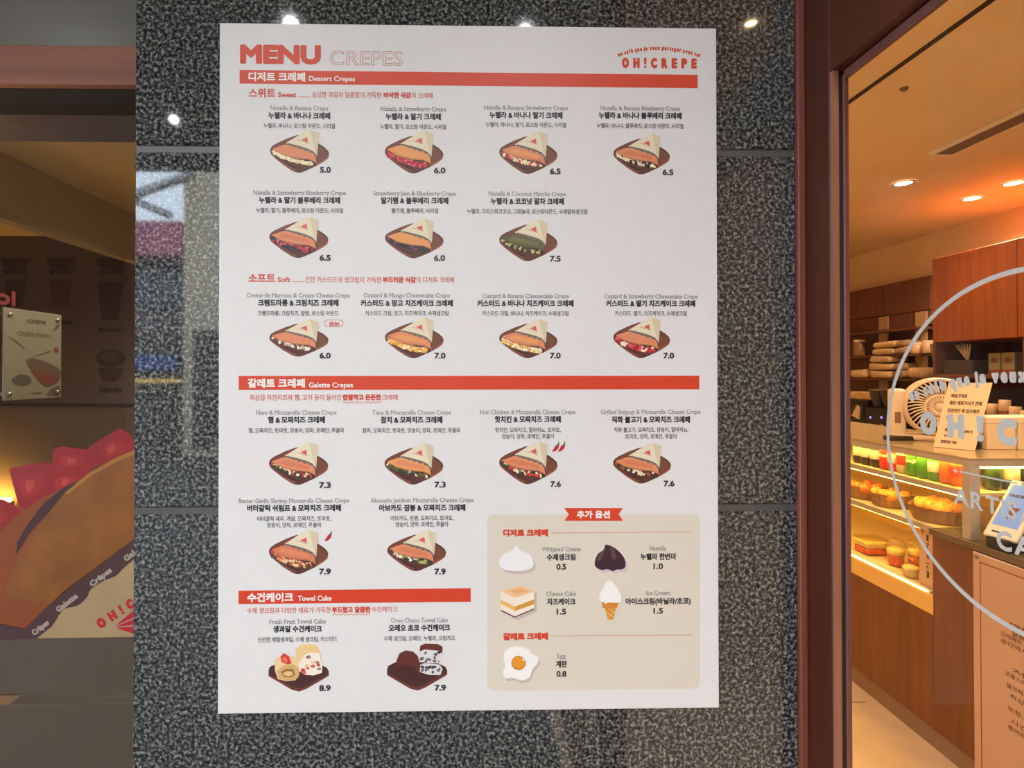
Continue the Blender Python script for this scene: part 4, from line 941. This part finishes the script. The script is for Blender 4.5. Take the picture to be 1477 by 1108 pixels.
for i in range(28):
    a = 2*PI*i/28
    mb.tube([(R1*.2*math.cos(a), -.03, cen.z+R1*.2*math.sin(a)), (R1*.46*math.cos(a+.1), -.027, cen.z+R1*.46*math.sin(a+.1))], .0042, M_FAN, 6)
mb.build('grille_bars', fn)
for r in (R1*.48, R1+.014):
    MB().tube([(r*math.cos(2*PI*i/40), -.026, cen.z+r*math.sin(2*PI*i/40)) for i in range(41)], .006, M_FAN, 8).build('grille_ring', fn)
MB().lathe([(0, -.036), (R1*.16, -.034), (R1*.22, -.026), (0, -.024)], M_FAN, (0, 0, cen.z), 24, 'Y').build('grille_hub', fn)
tag(fn, 'cream desk fan with a round slatted grille on the case top', 'fan')

# notice sheet in a leaning holder
def onz(px, py, z):
    d = ray(px, py); return Vector((0, 0, CH))+d*((z-CH)/d.z)
A, B = onz(1346, 644.4, zt_+.002), onz(1406, 650, zt_+.002)
nrm = Vector((B.y-A.y, A.x-B.x, 0)).normalized(); 
if nrm.dot(A) > 0: nrm = -nrm
def onplane(px, py, back):
    # plane through A, B leaning backward
    d = ray(px, py); up = (Vector((0, 0, 1)) - nrm*back).normalized(); n2 = (B-A).cross(up); c = Vector((0, 0, CH))
    return c+d*((A-c).dot(n2)/d.dot(n2))
C_, D_ = onplane(1431.4, 551.9, .42), onplane(1368.4, 552.6, .42)
sg = empty('notice_sheet', tuple((A+B)/2)); og = tuple(sg.location)
th = (B-A).cross(D_-A).normalized()
if th.dot(A) > 0: th = -th
mb = MB(); q = [A, B, C_, D_]; qb = [v-th*.004 for v in q]
mb.add(q+qb, [[0, 1, 2, 3], [7, 6, 5, 4], [0, 4, 5, 1], [1, 5, 6, 2], [2, 6, 7, 3], [3, 7, 4, 0]], mat('notice_paper', rgb(246, 216, 176), .6)); mb.build('sheet', sg, og)
ex = (B-A).normalized(); ey = ((D_-A)-ex*ex.dot(D_-A)).normalized()
sh = (D_-A).dot(ex)/(D_-A).dot(ey)
inkb = mat('notice_ink', rgb(120, 82, 56), .6)
Wn, Hn = (B-A).length, (D_-A).dot(ey)
mb = MB()
for s, u, v, w, h in (('매일가격표', .34, .80, .40, .058), ('좋은 재료가시기 전해', .53, .69, .78, .062), ('진공안단 꼭 입으메주', .52, .57, .78, .062), ('세요', .22, .46, .16, .06), ('현금', .25, .27, .13, .05), ('계산하기', .7, .26, .3, .045), ('이 쪽', .28, .18, .16, .045), ('포장주문 가능', .35, .09, .4, .05)):
    o_ = A+ex*(u*Wn+sh*v*Hn)+ey*(v*Hn)
    letters(mb, s, inkb, lambda x, y, e=0.0, o_=o_: tuple(o_+ex*(x+sh*y)+ey*y+th*(.0006+e)), w*Wn, h*Hn, .0008)
mb.recalc = False; mb.build('notice_lettering', sg, og)
tag(sg, 'cream notice sheet of Korean text leaning on the case top before the fan', 'notice')
# black bottle, white box, tray
p = onz(1411, 648, zt_); o = empty('soap_bottle', (p.x-.005, p.y+.02, zt_))
MB().lathe([(.022, 0), (.026, .004), (.022, .05), (.011, .07), (.010, .082)], M_BLACK, n=18).build('bottle_body', o)
MB().lathe([(.011, .0825), (.013, .084), (.011, .094), (0, .095)], M_WHITE, n=14).build('bottle_cap', o)
tag(o, 'small black bottle on the case top beside the white box', 'bottle')
p = onz(1424, 651, zt_); q = onz(1470, 652, zt_)
def carton(px0, px1, top, label, dx=.0, dd=.16):
    a, b = onz(px0, 649, zt_), onz(px1, 649, zt_)
    h = .128*S
    o = empty('carton', ((a.x+b.x)/2, a.y+dd/2, zt_)); w = b.x-a.x
    MB().box(-w/2, -dd/2, 0, w/2, dd/2, h, mat('white_card', rgb(240, 214, 176), .5), .004).build('carton_body', o)
    MB().box(-w/2-.003, -dd/2-.003, h-.022, w/2+.003, dd/2+.003, h+.003, mat('white_card_lid', rgb(248, 226, 190), .5), .003).build('carton_lid', o)
    return tag(o, label, 'carton', 'white cartons on the case top')
carton(1424, 1467, 0, 'white carton on the case top right of the notice sheet')
carton(1470, 1530, 0, 'white carton on the case top, cut by the frame edge')
a, b = onz(1250, 636, zt_), onz(1281, 634, zt_)
o = MB().box(XC+.10, b.y, zt_+.0005, XC+.36, a.y, zt_+.022, mat('dark_tray', rgb(58, 54, 42), .4), .006)
tag(o.build('serving_tray', None, (XC+.23, (a.y+b.y)/2, zt_)), 'flat dark tray lying on the case top left of the fan', 'tray')

# ------------------------------------------------------------------ things on the raised counter
c0 = onz(1413, 775, zhi); 
tb = empty('card_terminal', (c0.x+.075, c0.y-.0, zhi))
A = onz(1416, 770, zhi+.045); Bq = onz(1462, 782, zhi+.045)
ux = (Bq-A); ux.z = 0; ux = ux.normalized(); vx = Vector((-ux.y, ux.x, 0))
if vx.dot(A) < 0: vx = -vx
lean = (Vector((0, 0, 1))*.80+vx*.60).normalized(); nn = ux.cross(lean)
if nn.dot(A) > 0: nn = -nn
tb.location = A+ux*.07+vx*.03; tb.location.z = zhi; og = tuple(tb.location)
Wt, Ht = (Bq-A).length*1.06, .25
def slab(mb, u0, u1, v0, v1, d0, d1, m, r=0):
    c = A+ux*((u0+u1)/2)+lean*((v0+v1)/2)+nn*((d0+d1)/2)
    rot = Matrix((ux, lean, nn)).transposed()
    w, h, d = (u1-u0)/2, (v1-v0)/2, abs(d1-d0)/2
    return mb.box(c.x-w, c.y-h, c.z-d, c.x+w, c.y+h, c.z+d, m, r, rot, 3)
slab(MB(), 0, Wt, 0, Ht, -.016, .0, M_WHITE, .012).build('terminal_body', tb, og)
slab(MB(), .014, Wt-.014, .05, Ht-.022, .0002, .0012, mat('blue_screen', rgb(120, 150, 200), .2, emit=(rgb(110, 145, 205), .55))).build('screen', tb, og)
slab(MB(), .025, Wt-.03, .02, .026, .0002, .001, M_GASK).build('card_slot', tb, og)
slab(MB(), Wt*.38, Wt*.66, Ht-.013, Ht-.009, .0002, .001, M_GASK).build('speaker_slot', tb, og)
def tp(u, v): return tuple(A+ux*u*Wt/.142+lean*v+nn*.0016)
mb = MB().face([tp(.05, .13), tp(.098, .135), tp(.072, .085)], mat('screen_brown', rgb(134, 84, 66), .4)); mb.face([tp(.058, .105), tp(.074, .105), tp(.066, .075)], mat('screen_brown', rgb(134, 84, 66), .4))
mb.face([tp(.05, .15), tp(.07, .155), tp(.06, .135)], mat('screen_brown', rgb(134, 84, 66), .4)); mb.recalc = False; mb.build('screen_mark', tb, og)
mb = MB(); c_ = A+ux*Wt*.5+lean*.182+nn*.0016
letters(mb, 'OH!CREPE', mat('screen_ink', rgb(74, 66, 80), .4), lambda x, y, e=0.0: tuple(c_+ux*x+lean*y+nn*e), Wt*.66, .013, .001); mb.recalc = False; mb.build('screen_lettering', tb, og)
MB().box(A.x+.004, Bq.y+.01, zhi+.0003, A.x+.11, A.y-.01, zhi+.043, M_BLACK, .006).build('terminal_base', tb, og)
tag(tb, 'white tilted card terminal with a blue screen on the dark counter top', 'card terminal')

# framed sign on the counter front
XSg = XC-.006
a = atX(1405, 795, XSg); ys0 = a.y; zs0 = a.z
fs = empty('brand_story_sign', (XSg, ys0-.22, .04)); og = tuple(fs.location)
MB().box(XSg-.006, ys0-.46, .04, XC-.0005, ys0, zs0, mat('pink_acrylic', rgb(204, 168, 144), .3), .002, seg=1).build('sign_board', fs, og)
xs = XSg-.0065; mr = mat('sign_red_line', rgb(170, 74, 46), .5)
mb = MB(); ins = .03; t = .0042
for (ya, za_, yb2, zb3) in ((ys0-ins-t, .04+ins, ys0-ins, zs0-ins), (ys0-.46+ins, .04+ins, ys0-.46+ins+t, zs0-ins), (ys0-.46+ins, zs0-ins-t, ys0-ins, zs0-ins), (ys0-.46+ins, .04+ins, ys0-ins, .04+ins+t)):
    mb.face([(xs, ya, za_), (xs, yb2, za_), (xs, yb2, zb3), (xs, ya, zb3)], mr)
mb.recalc = False; mb.build('border_line', fs, og)
for yy, zz in ((ys0-.016, zs0-.016), (ys0-.444, zs0-.016), (ys0-.016, .056), (ys0-.444, .056)):
    MB().lathe([(0, -.004), (.007, -.003), (.008, 0), (0, 0)], M_STEEL, (XSg-.006, yy, zz), 12, 'X').build('sign_screw', fs, og)
mb = MB(); ym = ys0-.23
for s, py, w in (('“오크레페”는', 897, .19), ('달콤함을 담은', 909, .17), ('크레페와 함께 하는 특별한', 917, .27), ('공간에서 시작합니다', 927, .27), ('저희는', 962, .17), ('프랑스의 전통 방식으로', 972, .23), ('밀크레페와 갈레트를', 988, .22), ('최상의 맛으로', 1001, .19), ('또한, 정성스럽게', 1021, .21), ('시간을 들여', 1037, .19), ('준비하고 있습니다', 1048, .21)):
    z = atX(1466, py+6, XSg).z
    letters(mb, s, inkb, lambda x, y, e=0.0, z=z: (xs-e, ym-x, z+y), w*.88, .017, .0011 if s[0] == '“' else .0004)
mb.recalc = False; mb.build('sign_lettering', fs, og)
tag(fs, 'pink sign board with a red border line screwed to the counter front', 'sign')

# ------------------------------------------------------------------ back wall joinery
XR, XP = 3.9*S, 3.4*S
def row(px): return atX(px, 540, XR).y
zR = CH+.82*S
ym_, yf_ = row(1345)+.02, YE-.02
op = empty('open_shelving', (XR+.02, (ym_+yf_)/2, 0)); og = tuple(op.location)
MB().box(XB-.03, ym_, 0, XB-.001, yf_, zR, M_CABD, .002, seg=1).build('back_board', op, og)
yd = [ym_, atX(1331, 400, XR).y, atX(1274, 420, XR).y, yf_]
for i in range(3):
    MB().box(XR, yd[i]+.003, CH+.53*S, XB-.031, yd[i+1]-.003, zR, M_CABD, .002, seg=1).build('cabinet_door', op, og)
    MB().box(XR+.01, yd[i]+.003, CH+.40*S, XB-.031, yd[i+1]-.003, CH+.527*S, M_CABD, .002, seg=1).build('drawer_front', op, og)
sz = [CH+.385*S, CH+.155*S, CH-.06*S, CH-.27*S]
for z in sz: MB().box(XR-.12, ym_, z-.025, XB-.031, yf_, z, M_CABD, .002, seg=1).build('shelf', op, og)
for px0, px1, t in ((1268, 1281, 452), (1321, 1337, 441)):
    MB().box(XR-.006, atX(px1, 500, XR).y, .9, XR-.0, atX(px0, 500, XR).y, atX(px0, t, XR).z, mat('pale_post', rgb(190, 160, 120), .6)).build('pale_upright', op, og) if False else \
    MB().box(XR-.004, atX(px1, 500, XR).y, CH-.6, XR+.009, atX(px0, 500, XR).y, CH+.52*S, mat('pale_post', rgb(186, 150, 110), .6)).build('pale_upright', op, og)
tag(op, 'dark brown open shelving in the recess behind the counter', 'shelving')
wc_ = empty('wall_cabinet', (XP+.3, 3.0, 0)); og = tuple(wc_.location)
zb_, zn = CH-.215*S, CH+.215*S if False else CH+.0
zU = CH+.828*S; zL = CH+.21*S if False else atX(1349, 494, XP).z
ye = atX(1345, 440, XP).y
ydv = [ye, atX(1400, 440, XP).y, atX(1467, 440, XP).y, 2.3, 1.5]
MB().box(XP+.02, 1.5, zL, XB-.001, ye, zU, M_CAB, .002, seg=1).build('cabinet_body', wc_, og)
for i in range(4): MB().box(XP, ydv[i+1]+.002, zL+.002, XP+.02, ydv[i]-.002, zU, M_CAB, .0015, seg=1).build('cabinet_door', wc_, og)
tag(wc_, 'orange-brown veneered wall cabinet high behind the counter', 'wall cabinet')
zS = atX(1400, 540, XP).z
nc = empty('niche_unit', (XP+.3, 3.0, 0)); og = tuple(nc.location)
M_NICHE = mat('niche_dark', rgb(70, 44, 32), .6)
MB().box(XB-.06, 1.5, 0, XB-.03, ye, zL-.001, M_NICHE).build('back_board', nc, og)
MB().box(XP+.0, ye-.022, .0, XB-.06, ye, zL-.001, M_CABD, .002, seg=1).build('side_panel', nc, og)
yv = atX(1475, 520, XP).y
MB().box(XP+.02, yv-.02, zS, XB-.06, yv+.02, zL-.001, M_CABD, .002, seg=1).build('divider', nc, og)
MB().box(XP-.01, 1.5, zS-.03, XB-.06, ye-.022, zS, M_CABD, .002, seg=1).build('niche_shelf', nc, og)
MB().box(XP-.25, 1.5, 0, XB-.06, ye-.022, .92, M_CABD, .003).build('base_cupboard', nc, og)
MB().box(XP-.27, 1.5, .92, XB-.06, ye-.022, .95, M_NICHE, .003).build('worktop', nc, og)
tag(nc, 'dark recessed niche with shelf and worktop below the wall cabinet', 'niche unit')
# things in the niche
def packet(px0, px1, z0, z1, label, c, X=XP+.12, dep=.12):
    a, b = atX(px0, 530, X).y, atX(px1, 530, X).y
    o = empty('tea_packet', (X+dep/2, (a+b)/2, z0)); l = abs(a-b)/2-.002; h = z1-z0
    MB().box(-dep/2, -l, 0, dep/2, l, h, mat('packet_'+c[3], rgb(*c[:3]), .5), .004).build('packet_box', o)
    MB().lathe([(0, -.002), (1, -.002), (1, 0), (0, 0)], mat('packet_badge', rgb(120, 66, 40), .5), (-dep/2, 0, h*.62), 20, 'X', sx=1, sy=1).build('packet_badge', o) if False else None
    mb = MB().face([(-dep/2-.001, l*.6*math.cos(2*PI*i/16), h*.66+h*.15*math.sin(2*PI*i/16)) for i in range(16)], mat('packet_badge', rgb(130, 76, 44), .5)); mb.recalc = False; mb.build('packet_badge', o)
    mb = MB().face([(-dep/2-.001, -l, .0), (-dep/2-.001, l, .0), (-dep/2-.001, l, h*.22), (-dep/2-.001, -l, h*.22)], mat('packet_band', rgb(150, 66, 40), .5)); mb.recalc = False; mb.build('packet_band', o)
    return tag(o, label, 'packet', 'green and yellow packets in the niche')
zp = atX(1440, 509, XP+.12).z
packet(1425, 1443, zS, zp, 'yellow-green packet farther from the divider in the niche', (150, 140, 84, 'a'))
packet(1444, 1464, zS, zp, 'yellow-green packet beside the divider in the niche', (150, 150, 96, 'a'))
pb = atX(1390, 530, XP+.1).y
o = empty('straw_box', (XP+.14, pb, zS))
MB().box(-.09, -.13, 0, .09, .13, .105, mat('smoked_box', rgb(66, 56, 46), .3), .005).build('box_body', o)
tag(o, 'dark box in the niche below the fan of wooden sticks', 'box')
for i in range(6):
    yb4 = pb-.03-.002*i; top = (XP+.1, pb+.07-.026*i, zS+.235-.004*abs(i-2))
    s_ = MB().tube([(XP+.1, yb4, zS+.107), top], .0055, mat('pale_stick', rgb(220, 196, 160), .6), 6)
    tag(s_.build('wooden_stick', None, (XP+.1, yb4, zS+.105)), 'pale stirring stick fanned out above the dark box, ' + ('first', 'second', 'third', 'fourth', 'fifth', 'sixth')[i]+' from the open shelving', 'stick', 'stirring sticks in the niche')
yb5 = atX(1351, 520, XP+.06).y
o = MB().tube([(XP+.05, yb5-.02, zS+.012), (XP+.05, yb5+.03, zS+.24)], .016, mat('foil_roll', rgb(150, 130, 110), .3, .5), 14)
tag(o.build('foil_roll', None, (XP+.05, yb5, zS)), 'pale roll leaning at the niche end next to the shelving', 'roll')
# cloth bundles and jars on the open shelves
def bundle(px0, px1, z, h, label, k, X=None, c=(222, 186, 138)):
    X = X or XR-.08
    a, b = atX(px0, 540, X).y, atX(px1, 540, X).y; l = (a-b)/2
    bm = MB(); r_ = random.Random(k); n = 10; m_ = 6; vs = []; fs = []
    bm.box(-.10, -l, 0, .10, l, h, mat('folded_cloth_%d' % c[0], rgb(*c), .9, noise=(30., .08)), h*.42, seg=4)
    bm.v = [(x+.008*math.sin(9*y/l+k)*(1 if x < 0 else .3), y*(1+.03*math.sin(40*z_+k)), z_+.010*math.sin(5*y/l*2+k)*(z_/h)) for x, y, z_ in bm.v]
    bm.sm = [True]*len(bm.sm)
    o = bm.build('folded_cloth', loc=(X+.02, (a+b)/2, z+.001))
    return tag(o, label, 'folded cloth', 'folded cloths on the open shelving')
h1, h2 = .062, .060
bundle(1268, 1300, sz[1], h1, 'lower folded cream cloth of the pair on the second shelf', 1)
bundle(1270, 1302, sz[1]+h1+.006, h2, 'upper folded cream cloth of the pair on the second shelf', 2)
bundle(1302, 1318, sz[1], h1, 'lower greyish cloth behind the pair on the second shelf', 3, c=(170, 138, 104))
bundle(1304, 1317, sz[1]+h1+.006, h2, 'upper greyish cloth behind the pair on the second shelf', 4, c=(170, 138, 104))
bundle(1264, 1296, sz[2], .066, 'bottom folded cloth of the tall pile on the third shelf', 5)
bundle(1262, 1297, sz[2]+.079, .060, 'middle folded cloth of the tall pile on the third shelf', 6)
bundle(1264, 1295, sz[2]+.154, .062, 'top folded cloth of the tall pile on the third shelf', 7)
bundle(1298, 1314, sz[2], .066, 'bottom greyish cloth beside the tall pile on the third shelf', 8, c=(160, 130, 98))
bundle(1299, 1313, sz[2]+.073, .062, 'upper greyish cloth beside the tall pile on the third shelf', 9, c=(160, 130, 98))
bundle(1236, 1259, sz[2], .085, 'folded cream cloth on the third shelf beside the door jamb', 10)
bundle(1319, 1345, sz[2], .105, 'folded cream cloth on the third shelf beside the wall cabinet', 11)
def jar(px, z, label, X, h=.1, r=.045, c=(226, 190, 150), lid=(246, 226, 200), g='jars on the open shelving', name='storage_jar'):
    p = atX(px, 540, X); o = empty(name, (X, p.y, z+.0005))
    MB().lathe([(r*.9, 0), (r, .006), (r, h*.78), (r*.82, h*.84)], mat('jar_%d_%d' % c[:2], rgb(*c), .4), n=20).build('jar_body', o)
    MB().lathe([(r*.9, h*.842), (r*.92, h*.85), (r*.92, h), (0, h+.001)], mat('jar_lid_%d' % lid[0], rgb(*lid), .4), n=20).build('jar_lid', o)
    return tag(o, label, 'jar', g)
jar(1240, sz[1], 'pale jar on the second shelf beside the door jamb', XR-.06, .17, .06, (150, 110, 80))
jar(1323, sz[1], 'white jar on the second shelf left of the ring line', XR-.06, .10, .05)
jar(1340, sz[1], 'white jar on the second shelf beside the wall cabinet', XR-.06, .11, .05)
for i, px in enumerate((1431, 1449, 1464, 1480)):
    jar(px, .951, 'brown jar with a cream lid on the worktop, ' + ('first', 'second', 'third', 'fourth')[i]+' from the notice sheet', XP-.12, (.43, .46, .42, .4)[i], .034, (150, 76, 56), (206, 170, 130), 'brown jars on the worktop')
# coffee machine and grinders
XM = XR-.3
bc = MB().box(XM-.06, ym_, 0, XR-.13, yf_, .90, M_CABD, .003)
tag(bc.build('back_counter', None, (XM+.1, ym_, 0)), 'low brown back counter under the black coffee machines', 'counter')
def yM(px): return atX(px, 600, XM).y
cm = empty('coffee_machine', (XM+.0, (yM(1225)+yM(1267))/2, .9005)); l = (yM(1225)-yM(1267))/2
zq = atX(1270, 578, XM).z-.9
MB().box(-.12, -l, .04, .14, l, zq, M_BLACK, .02).build('machine_body', cm)
for sx_ in (-.08, .1):
    for sy_ in (-l+.06, l-.06): MB().lathe([(.025, 0), (.022, .04)], M_BLACK, (sx_, sy_, 0), 12).build('machine_foot', cm)
MB().box(-.135, -l+.02, zq*.62, -.1205, l-.02, zq*.9, mat('machine_panel', rgb(44, 38, 36), .3), .004).build('control_panel', cm)
zz = atX(1258, 597, XM-.08).z-.9
yq = yM(1258)-cm.location.y
mb = MB(); mb.add([(-.15, yq+.075, zz-.03), (-.15, yq+.0, zz+.075), (-.15, yq-.03, zz+.05), (-.15, yq-.02, zz-.06), (-.136, yq+.075, zz-.03), (-.136, yq+.0, zz+.075), (-.136, yq-.03, zz+.05), (-.136, yq-.02, zz-.06)], [[0, 1, 2, 3], [7, 6, 5, 4], [0, 4, 5, 1], [1, 5, 6, 2], [2, 6, 7, 3], [3, 7, 4, 0]], mat('cream_enamel', rgb(226, 196, 160), .4)); mb.build('steam_lever', cm)
MB().box(-.137, yM(1247)-cm.location.y-.05, .12, -.121, yM(1247)-cm.location.y+.05, .2, mat('grey_plate', rgb(120, 100, 84), .4)).build('drip_plate', cm)
tag(cm, 'black coffee machine with a cream lever beside the door jamb', 'coffee machine')
za2 = cm.location.z+zq
bk = MB().box(XM-.05, yM(1268), za2+.0005, XM+.1, yM(1232), za2+.075, mat('cream_tin', rgb(226, 186, 136), .6, noise=(14., .25)), .01)
tag(bk.build('storage_box', None, (XM, yM(1252), za2)), 'mottled cream box on top of the black coffee machine', 'box')
for i, (px, lb) in enumerate(((1277, 'black grinder with a blue light beside the coffee machine'), (1300, 'black grinder with a blue light beside the desk fan'))):
    o = empty('coffee_grinder', (XM-.05-.04*i, yM(px), .9005)); zt3 = atX(px, 565, XM).z-.9
    MB().box(-.09, -.075, 0, .09, .075, zt3*.72, M_BLACK, .015).build('grinder_body', o)
    MB().lathe([(.05, zt3*.72+.001), (.085, zt3), (.085, zt3+.01)], mat('smoked_hopper', rgb(60, 50, 46), .2), n=20).build('bean_hopper', o)
    MB().lathe([(.088, zt3+.011), (.088, zt3+.022), (0, zt3+.024)], mat('hopper_lid', rgb(130, 108, 90), .4), n=20).build('hopper_lid', o)
    MB().box(-.115, -.03, 0, -.091, .03, .03, M_STEEL, .005).build('dosing_tray', o)
    zl2 = atX(px, 604, XM-.1).z-.9
    MB().lathe([(0, -.004), (.011, -.003), (.011, 0)], emis('blue_indicator', (.28, .2, 1, 1), 2.2), (-.0905, 0, zl2), 12, 'X').build('blue_indicator', o)
    MB().lathe([(0, -.02), (.016, -.016), (.02, 0)], mat('chrome', rgb(220, 214, 205), .1, 1.0), (-.0905, 0, zl2-.075), 14, 'X').build('chrome_spout', o)
    tag(o, lb, 'coffee grinder')
